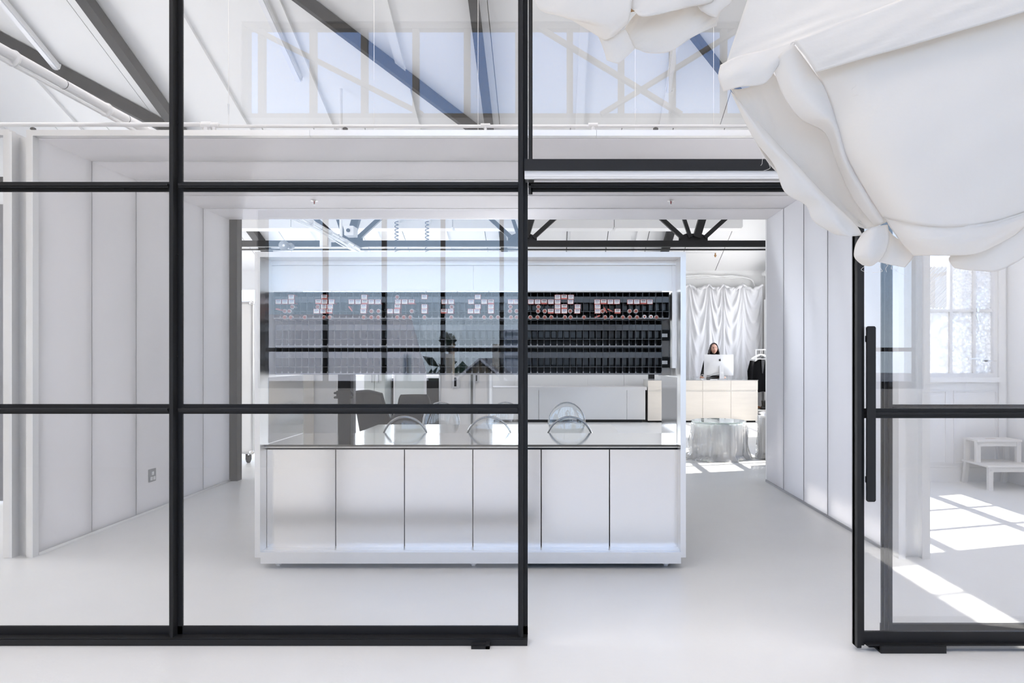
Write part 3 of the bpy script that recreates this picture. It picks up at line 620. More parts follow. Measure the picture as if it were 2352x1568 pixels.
# ================================================================== SERVICES ABOVE THE TUNNEL
py_ = 5.3; pz = Z(286, py_)
o = thing('sprinkler_pipe', 'long horizontal white sprinkler pipe along the top of the tunnel mouth', 'pipe', (-1, py_, pz))
MB().tube([(-6.5, py_, pz), (X(480, py_), py_, pz)], .016, 10).build('wide_run', WHITEP, o, smooth=True)
MB().tube([(X(480, py_), py_, Z(290, py_)), (2.5, py_, Z(290, py_))], .012, 10).build('narrow_run', WHITEP, o, smooth=True)
for px, r in ((474, .026), (492, .02), (1362, .018), (1115, .014)):
    x = X(px, py_); MB().tube([(x-.035, py_, pz-.006), (x+.035, py_, pz-.006)], r, 10).build('tee_fitting', WHITEP, o); MB().tube([(x, py_, pz), (x, py_, 2.985)], r*.75, 10).build('riser', WHITEP, o)
for px, lb in ((76, 'small dark sprinkler head above the left tunnel jamb'), (793, 'small dark sprinkler head on the header below the diagonal brace'), (1506, 'small dark sprinkler head on the header right of the middle mullion')):
    x = X(px, 5.25); z = Z(297, 5.25); o = thing('fire_sprinkler', lb, 'sprinkler', (x, 5.25, z-.025))
    MB().lathe([(.008, .03), (.018, .024), (.02, .014), (.008, .01)], (x, 5.25, z-.015), 12).build('deflector', BEAM, o)
    m = MB(); m.bar((x-.014, 5.25, z+.002), (x-.004, 5.25, z-.03), .004, .006); m.bar((x+.014, 5.25, z+.002), (x+.004, 5.25, z-.03), .004, .006); m.lathe([(.007, -.02), (.007, 0)], (x, 5.25, z-.022), 8); m.build('frame_arms', BEAM, o)
for px, lb in ((722, 'pendent sprinkler head under the tunnel ceiling at left'), (1541, 'pendent sprinkler head under the tunnel ceiling at right')):
    d = (TZ-H)*F/(CY-460); x = X(px, d); o = thing('pendent_sprinkler', lb, 'sprinkler', (x, d, TZ-.06))
    MB().lathe([(.036, -.006), (.02, 0)], (x, d, TZ-.001), 16).build('escutcheon', STEELB, o)
    MB().lathe([(.005, -.03), (.005, 0)], (x, d, TZ-.006), 8).build('glass_bulb', mat('red_bulb', (.5, .03, .03), .2), o)
    MB().lathe([(.012, -.004), (.012, 0)], (x, d, TZ-.04), 12).build('deflector', STEELB, o)
    m = MB(); m.bar((x-.012, d, TZ-.006), (x-.004, d, TZ-.04), .004, .004); m.bar((x+.012, d, TZ-.006), (x+.004, d, TZ-.04), .004, .004); m.build('frame_arms', STEELB, o)
# white overhead pipe running towards the far room, with conduit strapped to it
ox, oz = -3.246, 3.205
o = thing('overhead_pipe', 'white pipe running away overhead at upper left with strapped conduit', 'pipe', (ox, 6, oz))
MB().tube([(ox, 3.62, oz), (ox, 12.5, oz)], .033, 14).build('pipe_run', WHITEP, o, smooth=True)
MB().tube([(ox-.005, 3.62, oz-.052), (ox-.005, 12.5, oz-.052)], .013, 8).build('conduit', WHITEP, o, smooth=True)
for y in (4.05, 4.75, 5.45, 9.2, 10, 10.8, 11.6): MB().tube([(ox, y, oz), (ox, y+.006, oz)], .034, 14).build('joint_ring', BEAM, o)
for y in (4.3, 5.2, 9.6, 10.4, 11.2): MB().tube([(ox, y, oz-.015), (ox, y+.012, oz-.015)], .052, 12).build('strap', WHITEP, o)
m = MB()
for k in range(4): m.tube([(ox+.03*math.sin(k), y, oz-.05-.012*k+.012*math.sin(3*y+k)) for y in [8.6+.3*i for i in range(12)]], .008, 6)
m.build('cables', WHITEP, o)
# fluorescent battens on the sloping ceiling
for a, b, lb in (((-25, -35), (129, 152), 'white fluorescent batten light at the upper left corner of the ceiling'), ((590, -28), (686, 180), 'white fluorescent batten light behind the wide upper pane'), ((1556, 60), (1536, 205), 'white fluorescent batten light behind the doorway transom pane')):
    p, q = Vector(onceil(*a, .1)), Vector(onceil(*b, .1)); o = thing('ceiling_light', lb, 'light', (p+q)/2, group='fluorescent battens on the ceiling')
    MB().bar(p, q, .1, .07).build('body', WHITEP, o); MB().bar(p-Vector((0, 0, .05)), q-Vector((0, 0, .05)), .07, .03).build('diffuser', mat('opal_diffuser', (.85, .86, .9), .2), o)
    n = (q-p).normalized(); MB().bar(q, q+n*.02, .11, .09).build('end_cap', WHITEP, o)
# suspension wires
for i, (px, top, d, lb) in enumerate(((525, 6.3, 5.4, 'thin steel suspension wire with turnbuckle left of the pane centre'), (859, 6.3, 5.6, 'thin steel suspension wire in the middle of the wide upper pane'), (1098, 6.3, 5.4, 'thin steel suspension wire beside the near-vertical rafter'), (1459, 6.3, 5.5, 'steel suspension wire with dark clamp behind the transom pane'), (1639, 6.3, 5.5, 'steel suspension wire below the short dark brace'))):
    x = X(px, d); o = thing('suspension_wire', lb, 'wire', (x, d, 2.985), group='wires holding up the tunnel')
    MB().tube([(x, d, 2.985), (x, d, top)], .0022, 6).build('wire', STEELB, o)
    if i in (0, 3): MB().tube([(x, d, 3.22), (x, d, 3.3)], [.004, .009], 8).build('turnbuckle', STEELB, o)
# socket on the tunnel wall
d = 6.5; o = thing('wall_socket', 'grey power socket low on the left polycarbonate wall', 'socket', (TX0, d, .32))
MB().box(TX0+.001, TX0+.01, d-.055, d+.055, .27, .385).build('plate', GREYP, o)
for yy, zz in ((d-.022, .30), (d+.022, .30), (d, .345)): MB().box(TX0+.0101, TX0+.016, yy-.013, yy+.013, zz-.015, zz+.015).build('outlet', WHITEP, o)

# ================================================================== TABLE AND CLEAR CHAIRS
tb = thing('meeting_table', 'long pale metal topped table behind the display cabinet', 'table', (-.55, 6.5, 0))
MB().box(-1.72, .575, 5.95, 7.05, .715, .735).build('table_top', mat('brushed_table_top', (.72, .71, .70), .12, 1), tb, bevel=.003)
for x in (-1.6, .45):
    for y in (6.05, 6.95): MB().tube([(x, y, 0), (x, y, .715)], .025, 10).build('leg', STEELB, tb)
m = MB(); m.box(-1.6, .45, 6.04, 6.06, .66, .715); m.box(-1.6, .45, 6.94, 6.96, .66, .715); m.build('apron', STEELB, tb)
def clear_chair(loc, rz, lb):
    c = thing('clear_chair', lb, 'chair', loc, rz, group='clear acrylic chairs round the table')
    if not clear_chair.p:
        def back(u, v):
            a = (u-.5)*2; hw = .185; zt = .93-.22*(1-math.sqrt(max(0, 1-a*a))) ; z = .44+(zt-.44)*v
            return (a*hw*(1+.02*v), .18+.05*v-.05*(1-a*a)*(1-.4*v)*-1-.05, z)
        q = [MB().grid(back, 20, 10).build('backrest', CLEAR, c, smooth=True, solid=.008, local=True)]
        rim = [(math.cos(t)*.187, back((math.cos(t)+1)/2, 1)[1],   .71+.22*math.sin(t)) for t in [PI*i/24 for i in range(25)]]
        rim = [(.187, back(1, 0)[1], .44)]+rim+[(-.187, back(0, 0)[1], .44)]
        q.append(MB().tube(rim, .0085, 8).build('backrest_rim', CLRIM, c, smooth=True, local=True))
        q.append(MB().grid(lambda u, v: ((u-.5)*.40*(1-.1*v), -.2+.4*v, .45-.02*math.sin(PI*v)*math.sin(PI*u)), 10, 10).build('seat', CLEAR, c, smooth=True, solid=.01, local=True))
        for sx in (-1, 1):
            for y0 in (-.17, .18): q.append(MB().tube([(sx*.17, y0, .445), (sx*.185, y0*1.12, 0)], [.02, .013], 8).build('leg', CLRIM, c, smooth=True, local=True))
        clear_chair.p = q
    else:
        for s in clear_chair.p: share(s, c, (0, 0, 0))
    return c
clear_chair.p = None
for x, n in ((-1.165, 'left'), (-.505, 'middle'), (.128, 'right')):
    clear_chair((x, 5.78 if False else 5.83, 0), PI, '%s clear acrylic chair on the near side of the table' % n)
    clear_chair((x+.01, 7.2, 0), 0, '%s clear acrylic chair on the far side of the table' % n)

# ================================================================== FAR ROOM FURNITURE
CYD = 15.28
ct_ = thing('long_counter', 'long stainless counter with dark toe kick along the far room', 'counter', (.3, CYD, 0))
cx0, cx1 = X(1122, CYD), X(1486, CYD)
MB().box(cx0+.1, cx1-.1, CYD+.06, CYD+.6, 0, .06).build('toe_kick', BLACK, ct_)
for a, b in ((cx0+.05, X(1237, CYD)), (X(1237, CYD)+.006, X(1440, CYD)), (X(1440, CYD)+.006, cx1-.03)): MB().box(a, b, CYD+.03, CYD+.6, .06, .69).build('front_panel', STEELB, ct_)
MB().box(cx0, cx1, CYD, CYD+.65, .69, .755).build('counter_top', STEELB, ct_)
o = thing('back_partition', 'low white partition standing behind the long stainless counter', 'partition', (.3, 16.2, 0))
for i in range(5):
    a = cx0-.3+.82*i; MB().box(a, a+.815, 16.2, 16.26, 0, Z(850, 16.2)).build('partition_panel', WPANEL, o)
rc = thing('reception_counter', 'limewashed timber reception desk with drawers below the monitor', 'desk', (3.16, CYD, 0))
rx0, rx1 = X(1488, CYD), X(1741, CYD)
MB().box(rx0+.04, rx1-.04, CYD+.05, CYD+.75, 0, .04).build('toe_kick', BLACK, rc)
sx = [rx0, X(1552, CYD), X(1614, CYD), X(1679, CYD), rx1]
for a, b in zip(sx, sx[1:]):
    MB().box(a+.003, b-.003, CYD, CYD+.02, .04, Z(898.5, CYD)-.004).build('door_front', WOOD, rc); MB().box(a+.003, b-.003, CYD, CYD+.02, Z(895.5, CYD)+.004, .895).build('drawer_front', WOOD, rc)
MB().box(rx0+.002, rx1-.002, CYD+.021, CYD+.75, .04, .895).build('carcass', mat('pale_ply_edge', (.8, .77, .72), .5), rc)
MB().box(rx0-.005, rx1+.005, CYD-.005, CYD+.8, .896, .905).build('desk_top', STEEL, rc)
MB().box(rx0+.3, rx1-.03, CYD+.7, CYD+.72, .905, .96).build('upstand', CLEAR, rc)
m = MB(); m.box(X(1497, CYD), X(1511, CYD), CYD+.5, CYD+.6, .91, 1.05); o = m.build('card_terminal_stand', BLACK); tag(o, 'small black box standing on the left end of the reception desk', 'box')
# computer
my = 15.62; mx0, mx1 = X(1617, my), X(1684.5, my); mz0, mz1 = Z(862, my), Z(814, my); mc = (mx0+mx1)/2
cp = thing('desktop_computer', 'silver all-in-one desktop computer seen from the back on the reception desk', 'computer', (mc, my, .905))
m = MB()
def shell(u, v):
    a, b = (u-.5)*2, (v-.5)*2; bulge = .045*max(0, 1-abs(a)**2.4)*max(0, 1-abs(b)**2.4)
    return (mc+a*(mx1-mx0)/2, my-.004-bulge, mz0+(mz1-mz0)*v)
SILV = mat('silver_casing', (.72, .72, .73), .35, .4)
m.grid(shell, 20, 16); m.build('back_shell', SILV, cp, smooth=True); MB().box(mx0, mx1, my-.003, my+.012, mz0, mz1).build('casing', SILV, cp)
MB().prism([(mc+.0, mz0+.21), (mc+.085, mz0+.21), (mc+.11, .925), (mc+.0, .925)], my-.075, my-.06).build('stand', SILV, cp)
MB().box(mc-.01, mc+.125, my-.1, my+.1, .906, .918).build('stand_foot', SILV, cp)
MB().lathe([(.026, -.077), (.026, -.074)], (mc+.058, my, mz0+.06), 14, 'y').build('cable_hole', WHITEP, cp)
ez = mz0+.335; pts = []
for i in range(40):
    t = 2*PI*i/40; r = .024*(1-.10*math.cos(2*t+PI)*-1*.4); x, z = r*math.cos(t), r*math.sin(t)
    z -= .004*math.exp(-(x/.008)**2)*(1 if z > 0 else -.8)
    if math.hypot(x-.027, z-.003) < .0125: 
        q = Vector((x-.027, z-.003)); q = q.normalized()*.0125 if q.length > 1e-6 else Vector((-.0125, 0)); x, z = .027-abs(q.x), .003+q.y
    pts.append((mc+.015+x, ez+z))
m = MB(); m.prism(pts, my-.0535, my-.049)
lf = [(0, 0), (.004, .009), (.012, .014), (.010, .005)]; m.prism([(mc+.016+a, ez+.027+b) for a, b in lf], my-.0535, my-.049)
m.build('emblem', BLACK, cp)
MB().tube([Vector(q) for q in crom([(mc+.05, my-.08, mz0+.06), (mc-.1, my-.05, mz0+.02), (mc-.25, my-.03, mz0-.02), (mc-.36, my, mz0+.02), (mc-.44, my+.02, .93)], 16)], .005, 6).build('power_cable', WHITEP, cp)
o = MB().lathe([(.0, 0), (.03, .002), (.035, .012), (.02, .024), (.001, .028)], (X(1610, 15.45), 15.45, .906), 14).build('computer_mouse', WHITEP, smooth=True); tag(o, 'white computer mouse under the hand on the reception desk', 'mouse')
o = thing('keyboard', 'slim white keyboard in front of the computer stand', 'keyboard', (X(1638, 15.5), 15.45, .906))
MB().box(X(1630, 15.5), X(1646, 15.5), 15.4, 15.47, .907, .916).build('body', WHITEP, o); MB().box(X(1631, 15.5), X(1645, 15.5), 15.405, 15.465, .9161, .919).build('keys', WPANEL, o)

# ================================================================== PERSON AT THE DESK
hx, hy, hz = X(1640, 16.35), 16.35, Z(801, 16.35)
pe = thing('person', 'person with dark hair in black top standing behind the silver computer', 'person', (hx, 16.4, 0))
def skin_body(name, verts, edges, radii, mt, parent, root=0, sub=2):
    me = bpy.data.meshes.new(name); og = origin(parent); me.from_pydata([tuple(Vector(v)-og) for v in verts], edges, []); me.materials.append(mt)
    o = bpy.data.objects.new(name, me); COL.objects.link(o); o.parent = parent
    o.modifiers.new('skin', 'SKIN'); me.skin_vertices[0]
    for i, r in enumerate(radii): me.skin_vertices[0].data[i].radius = r if isinstance(r, tuple) else (r, r); me.skin_vertices[0].data[i].use_root = (i == root)
    md = o.modifiers.new('smooth', 'SUBSURF'); md.levels = md.render_levels = sub
    return o
s = 1.0
V = [(hx, 16.42, .92), (hx, 16.42, 1.12), (hx, 16.4, 1.30), (hx, 16.38, 1.40), (hx, 16.37, 1.47),          # pelvis, waist, chest, neck base, neck
     (hx-.16, 16.39, 1.355), (hx-.235, 16.33, 1.12), (X(1613, 15.6)+.0, 15.72, .945),                       # arm to the mouse
     (hx+.16, 16.39, 1.355), (hx+.235, 16.28, 1.12), (X(1664, 15.6), 15.80, .945),                          # other arm
     (hx-.10, 16.42, .86), (hx-.11, 16.43, .48), (hx-.11, 16.45, .06), (hx+.10, 16.42, .86), (hx+.11, 16.43, .48), (hx+.11, 16.45, .06)]
E = [(0, 1), (1, 2), (2, 3), (3, 4), (2, 5), (5, 6), (6, 7), (2, 8), (8, 9), (9, 10), (0, 11), (11, 12), (12, 13), (0, 14), (14, 15), (15, 16)]
Rr = [(.15, .11), (.125, .09), (.15, .10), (.07, .06), .048, .065, .05, .032, .065, .05, .032, .085, .06, .045, .085, .06, .045]
skin_body('body', V, E, Rr, BLKCLOTH, pe)
m = MB()
def head(u, v):
    t = u*2*PI; p = (v-.5)*PI; cz_ = math.sin(p); cr = math.cos(p); x = .079*cr*math.sin(t); y = -.09*cr*math.cos(t); z = .112*cz_
    if z < 0: x *= 1-.28*(z/-.112)**1.5; y *= 1-.12*(-z/.112)
    if y < 0:
        y -= .018*math.exp(-((x/.011)**2+((z+.012)/.022)**2))        # nose
        y += .007*math.exp(-(((abs(x)-.03)/.014)**2+((z-.014)/.012)**2))   # eye sockets
        y -= .006*math.exp(-((x/.02)**2+((z+.052)/.009)**2))         # lips
        y -= .006*math.exp(-((x/.025)**2+((z+.09)/.02)**2))          # chin
    return (hx+x+.0, 16.36+y, hz+z)
m.grid(head, 36, 28, closed=True); hd_ = m.build('head', SKIN, pe, smooth=True)
for sx_ in (-1, 1):
    MB().lathe([(.0, -.006), (.009, -.003), (.009, .003), (0, .006)], (hx+sx_*.029, 16.285, hz+.014), 10, 'y').build('eye', mat('dark_eye', (.03, .02, .02), .2), hd_, smooth=True)
    MB().tube([(hx+sx_*.014, 16.270, hz+.036), (hx+sx_*.03, 16.271, hz+.041), (hx+sx_*.047, 16.281, hz+.035)], .0035, 6).build('eyebrow', HAIR, hd_)
    MB().lathe([(.004, 0), (.014, .004), (.012, .01), (.003, .012)], (hx+sx_*.071-.006*(1+sx_)+.003, 16.37, hz), 10, 'x').build('ear', SKIN, hd_, smooth=True)
MB().grid(lambda u, v: (hx+(u-.5)*.056, 16.262+.014*(abs(u-.5)*2)**1.5, hz-.054+.008*(v-.5)*2*(1-abs(u-.5)*2)+.010*(abs(u-.5)*2)**2), 10, 4).build('mouth', mat('lips', (.42, .13, .11), .4), hd_, smooth=True)
m = MB()
def hair(u, v):
    t = (u*1.36-.68)*PI; p = (1-v)*1.62; zz = hz+.010+.122*math.cos(min(p, PI/2))
    if v < .42: zz -= (.42-v)/.42*.135
    k = math.sin(min(p, PI/2)); fl_ = 1+.42*max(0, .42-v)/.42
    wv = 1+.05*math.sin(t*9+v*16)
    sw = .012*math.sin(zz*95+t*2)*max(0, .5-v)
    return (hx+.090*k*math.sin(t)*fl_*wv+sw, 16.37+.097*k*math.cos(t)*wv, zz+.006*math.sin(t*7)*max(0, .3-v))
m.grid(hair, 40, 20); m.build('hair', HAIR, pe, smooth=True, solid=.018)
def hand(nm, wx, wy, wz, dx, sgn):
    m = MB(); m.lathe([(.004, -.045), (.03, -.035), (.036, -.005), (.03, .03), (.012, .045)], (wx, wy, wz), 10, 'y')
    for i, (o_, l) in enumerate(((-.026, .062), (-.009, .075), (.009, .07), (.026, .055))):
        m.tube([(wx+o_, wy-.03, wz+.004), (wx+o_*1.1, wy-.03-l*.5, wz+.016), (wx+o_*1.15, wy-.03-l, wz-.008)], [.0095, .0085, .007], 7)
    m.tube([(wx+sgn*.025, wy+.005, wz), (wx+sgn*.05, wy-.025, wz), (wx+sgn*.052, wy-.055, wz-.006)], [.011, .0095, .008], 7)
    return m.build(nm, SKIN, pe, smooth=True)
hand('hand', X(1612, 15.6), 15.66, .945, 0, 1); hand('hand', X(1665, 15.6), 15.74, .94, 0, -1)

# ================================================================== CURTAIN, CLOTHES RACK AND DRAPED TABLES
cu = thing('curtain', 'white bedsheet curtain pinned in swags on the far wall', 'curtain', (X(1660, 17.1), 17.1, .2))
pins = [X(p, 17.1) for p in (1540, 1582, 1628, 1662, 1706, 1752)]
def curt(u, v):
    x = pins[0]+(pins[-1]-pins[0])*u; z = Z(653, 17.1)-(Z(653, 17.1)-.02)*v
    k = 0; n_ = 0
    for i, (a, b) in enumerate(zip(pins, pins[1:])):
        if a <= x <= b+1e-9: k = (x-a)/(b-a); n_ = i
    k2 = k**(.8+.25*(n_ % 3)); q = 4*k2*(1-k2); dp_ = [.30, .42, .34, .46, .30][n_]
    w_ = v-dp_*q
    swag = max(0, math.sin(2*PI*(v*(5.2+.6*n_)-1.9*q)))**1.5*math.exp(-2.6*v)*q**.8
    ray = math.sin(2*PI*(k2*3+.35*v))*(1-q)*math.exp(-1.5*v)
    low = math.sin(2*PI*x/.42+n_+1.2*v)+.5*math.sin(2*PI*x/.17+2.2*v+n_)
    y = 17.13-.075*swag-.022*ray-.022*low*min(1, v*1.8)-.03*q*math.exp(-((w_+.02)/.05)**2)
    return (x, y, z-.10*q*(1-v)**3)
MB().grid(curt, 170, 80).build('cloth', SHEET, cu, smooth=True, solid=.006)
for i, (a, b) in enumerate(zip(pins, pins[1:])):
    def hem(u, v, a=a, b=b, i=i):
        x = a+(b-a)*u; q = 4*u*(1-u)
        return (x, 17.10-.03*math.sin(PI*v)-.012*math.sin(19*u+i*2), Z(655, 17.1)-.10*q+(.05+.03*abs(math.sin(5*u+i)))*(v-.3)+.010*math.sin(23*u+3*i))
    MB().grid(hem, 24, 6).build('gathered_hem', SHEET, cu, smooth=True, solid=.008)
cr = thing('clothes_rack', 'white tubular clothes rack in the corner beside the reception desk', 'clothes rack', (4.7, 16.5, 0))
ry = 16.5; r0, r1, rz1 = X(1733, ry), X(1769, ry), Z(803, ry)
MB().tube([(r0, ry, rz1), (r1+.05, ry, rz1)], .012, 8).build('hanging_bar', WHITEP, cr, smooth=True)
for x in (r0+.03, r1): MB().tube([(x, ry, .06), (x, ry, rz1)], .014, 8).build('post', WHITEP, cr, smooth=True)
MB().tube([(r0, ry-.2, Z(941, ry)), (r1+.04, ry-.2, Z(941, ry)), (r1+.04, ry+.2, Z(941, ry)), (r0, ry+.2, Z(941, ry)), (r0, ry-.2, Z(941, ry))], .012, 8).build('shoe_rail', WHITEP, cr)
for x in (r0+.03, r1): MB().tube([(x, ry-.2, .07), (x, ry+.2, .07)], .012, 8).build('foot', WHITEP, cr)
for x in (r0+.03, r1):
    for yy in (ry-.19, ry+.19): MB().lathe([(.03, -.01), (.03, .01)], (x, yy, .03), 12, 'x').build('castor', WHITEP, cr)
MB().box(r0, r1+.03, ry-.19, ry+.19, Z(941, ry)+.012, Z(941, ry)+.018).build('shoe_shelf', WHITEP, cr)
def hanger(px, lb, yy):
    x = X(px, yy); z = rz1-.06; o = thing('clothes_hanger', lb, 'hanger', (x, yy, z), group='white hangers on the rack')
    MB().tube([(x, yy, rz1+.015), (x+.015, yy, rz1), (x+.01, yy, z-.03), (x, yy, z-.05)], .004, 6).build('hook', STEELB, o)
    MB().tube(crom([(x-.21, yy, z-.15), (x-.1, yy, z-.085), (x, yy, z-.05), (x+.1, yy, z-.085), (x+.21, yy, z-.15)], 12), .014, 8).build('shoulders', WHITEP, o, smooth=True)
    MB().tube([(x-.19, yy, z-.15), (x+.19, yy, z-.15)], .009, 8).build('trouser_bar', WHITEP, o)
    return x, z
hanger(1746, 'nearest white plastic hanger on the clothes rack', ry-.12); hanger(1750, 'white plastic hanger behind the black coat', ry+.05)
o = thing('coat', 'long black coat hanging on the white clothes rack', 'coat', (X(1742, ry), ry-.05, Z(898, ry)))
zt, zb = Z(822, ry), Z(898, ry); xc = X(1747, ry)
def coat(u, v):
    t = 2*PI*u; wdt = .14+.10*min(1, v*6)+.03*v; return (xc+.02*v+wdt*math.cos(t)*(.45 if v < .02 else 1), ry-.04+(.05+.05*v)*math.sin(t)+.012*math.sin(7*t)*v, zt-(zt-zb)*v-(.05*abs(math.cos(t)) if v < .3 else .05*abs(math.cos(t))))
MB().grid(coat, 36, 16, closed=True).build('body', BLKCLOTH, o, smooth=True)
MB().tube([(xc-.2, ry-.04, zt-.07), (xc-.255, ry-.06, zt-.3), (xc-.265, ry-.1, zt-.72)], [.055, .065, .05], 10).build('sleeve', BLKCLOTH, o, smooth=True)
MB().tube([(xc+.19, ry-.1, zt-.08), (xc+.235, ry-.14, zt-.35), (xc+.245, ry-.16, zt-.62)], [.05, .06, .05], 10).build('sleeve', BLKCLOTH, o, smooth=True)
MB().prism([(xc-.02, zt+.02), (xc+.07, zt), (xc+.02, zt-.35), (xc-.0, zt-.35)], ry-.125, ry-.11).build('lapel', mat('black_satin', (.02, .02, .022), .5), o)
def boot(px, py, mt, lb, nm, rz, off=-.1):
    x, yy, z = X(px, ry), ry+off, Z(941, ry)+.02; o = thing(nm, lb, 'shoe', (x, yy, z), rz)
    MB().grid(lambda u, v: ((.045+.004*math.sin(PI*v))*math.cos(2*PI*u), .05*math.sin(2*PI*u)-.02*(1-v), .07+.13*v), 14, 6, closed=True).build('shaft', mt, o, smooth=True, local=True, solid=.005)
    MB().grid(lambda u, v: (.047*math.sin(PI*v)**.5*math.cos(PI*u)*1.0, .07-.27*v, .012+(.09-.05*v)*math.sin(PI*u)*math.sin(PI*min(1, v*.85+.15))**.5), 12, 10).build('upper', mt, o, smooth=True, local=True, solid=.004)
    MB().box(-.045, .045, -.19, .075, 0, .014).build('sole', RUBBER, o, local=True, bevel=.006)
BLEATHER = mat('black_leather', (.012, .012, .012), .35); TAN = mat('tan_leather', (.30, .12, .05), .45)
boot(1751, 930, BLEATHER, 'black leather ankle boot on the lower shelf of the clothes rack', 'ankle_boot', PI/2+.3)
boot(1734, 930, TAN, 'tan leather boot beside the black boot on the clothes rack', 'tan_boot', PI/2+.1, .09)
# CCTV camera and cable bundle
o = thing('cable_bundle', 'bundle of white cables running along the top of the far wall', 'cable', (3.8, BY-.06, 3.36))
for k in range(4):
    pts = [(X(1560, BY)-1.5+.25*i, BY-.06, Z(634, BY)+.02*math.sin(i*1.7+k*2)-.03*k*.5) for i in range(18)]; pts = [p for p in pts if p[0] < 4.35]
    MB().tube(crom(pts+[(4.6, BY-.06, Z(638, BY)), (4.78, BY-.07, Z(645, BY)), (4.84, BY-.08, Z(668, BY)), (4.85, BY-.08, Z(690, BY))], 50), .022-.003*k, 6).build('cable', WHITEP, o, smooth=True)
o = thing('security_camera', 'small white security camera in the top corner of the far wall', 'camera', (X(1757, 16.9), 16.9, Z(630, 16.9)))
cxx, czz = X(1757, 16.9), Z(628, 16.9)
MB().lathe([(.05, -.14), (.055, -.12), (.055, .1), (.03, .14)], (cxx, 16.9, czz), 16, 'y').build('housing', WHITEP, o, smooth=True); MB().lathe([(.03, -.146), (.03, -.141)], (cxx, 16.9, czz), 14, 'y').build('lens', BLACK, o); MB().bar((cxx, 17.0, czz), (cxx+.2, 17.25, czz-.08), .04, .04).build('bracket', WHITEP, o)
o = thing('shelf_unit', 'slim white shelving standing in for a window frame beyond the clothes rack', 'shelf', (4.98, 16.9, 0))  # shelf shape used where a white window frame stands
for x in (5.0, 5.08): MB().box(x-.008, x+.008, 16.75, 17.0, 0, 2.75).build('upright', WPANEL, o)
for z in (.55, 1.0, 1.45, 1.95, 2.4): MB().box(5.009, 5.071, 16.75, 17.0, z, z+.02).build('shelf_board', WPANEL, o)
# draped round table and stool
def draped(cxp, d, r, h, lb, glass, seed):
    x = X(cxp, d); o = thing('draped_table' if glass else 'draped_stool', lb, 'table' if glass else 'stool', (x, d, 0)); rd = random.Random(seed)
    ph = [(rd.randint(5, 11), rd.uniform(0, 6)) for _ in range(4)]+[(rd.randint(15, 37), rd.uniform(0, 6)) for _ in range(3)]
    def sk(k, a0):
        def fn(u, v):
            t = 2*PI*u; f = sum(math.sin(n*t+p+v*1.3) for n, p in ph)/7
            rr = r*(k+.04*v)+f*r*.26*(.15+v)**.6*a0*(1+.4*math.sin(9*v+3*t))+(r*.3*max(0, v-.86)/.14*(0.5-.5*math.cos(t-.7)))*a0
            return (x+rr*math.cos(t), d+rr*math.sin(t), max(.006, h*(1-v)-.01+(.03*math.sin(5*t) if v > .9 else 0)))
        return fn
    MB().grid(sk(.86, .55), 90, 18, closed=True).build('inner_cloth', SHEET, o, smooth=True, solid=.004)
    MB().grid(sk(.98, 1.0), 110, 22, closed=True).build('plastic_cover', FILM, o, smooth=True, solid=.002)
    if glass:
        MB().lathe([(r*.97, 0), (r, .003), (r, .009), (r*.97, .012)], (x, d, h+.002), 56).build('glass_top', clear('table_glass', .12, tint=(.86, .95, .93), haze=.25), o)
        MB().lathe([(r*.4, 0), (r*.4, .01)], (x, d, h-.012), 24).build('table_plate', WHITEP, o); MB().lathe([(.05, 0), (.05, h-.02)], (x, d, .001), 16).build('pedestal', WHITEP, o)
    else:
        MB().grid(lambda u, v: (x+r*.98*v*math.cos(2*PI*u), d+r*.98*v*math.sin(2*PI*u), h+.03*math.sin(5*2*PI*u)*v*(1-v)*4+.02), 40, 6, closed=True).build('plastic_top', FILM, o, smooth=True)
        MB().lathe([(r*.85, 0), (r*.85, .02)], (x, d, h-.03), 24).build('seat', WHITEP, o)
        MB().lathe([(r*.6, 0), (r*.8, h-.04)], (x, d, .001), 20).build('base', WHITEP, o)
draped(1650, 9.95, .375, .505, 'round glass topped table draped in clear plastic film', True, 4)
draped(1768, 9.9, .16, .60, 'plastic wrapped stool at the end of the polycarbonate wall', False, 9)

# ---- flight cases, cabinets and column behind the display unit
def flight_case(x0, x1, y0, y1, z1, lb, latch=True, castor=True):
    o = thing('flight_case', lb, 'case', ((x0+x1)/2, y0, 0)); z0 = .13 if castor else .0
    MB().box(x0+.012, x1-.012, y0+.012, y1-.012, z0+.012, z1-.012).build('panel_body', WPANEL, o)
    m = MB(); t = .024
    for x in (x0, x1-t):
        for y in (y0, y1-t): m.box(x, x+t, y, y+t, z0, z1)
    for z in (z0, z1-t):
        for y in (y0, y1-t): m.box(x0+t, x1-t, y, y+t, z, z+t)
        for x in (x0, x1-t): m.box(x, x+t, y0+t, y1-t, z, z+t)
    m.build('edge_extrusion', ALU, o)
    for x in (x0+.02, x1-.02):
        for z in (z0+.02, z1-.02): MB().lathe([(.004, -.03), (.024, -.024), (.03, -.008), (.03, .012)], (x, y0+.005, z), 12, 'y').build('ball_corner', ALU, o, smooth=True)
    if castor:
        for x in (x0+.1, x1-.1):
            for y in (y0+.1, y1-.1):
                MB().lathe([(.045, -.018), (.05, -.012), (.05, .012), (.045, .018)], (x, y, .05), 18, 'x').build('castor_wheel', RUBBER, o)
                m = MB(); m.box(x-.028, x-.022, y-.03, y+.03, .04, .12); m.box(x+.022, x+.028, y-.03, y+.03, .04, .12); m.box(x-.045, x+.045, y-.045, y+.045, .12, .13); m.build('castor_fork', BEAM, o)
    return o
fc = flight_case(X(430, 9.38), X(581, 9.38), 9.38, 10.0, Z(692, 9.38), 'tall white flight case on castors at the left end of the tunnel')
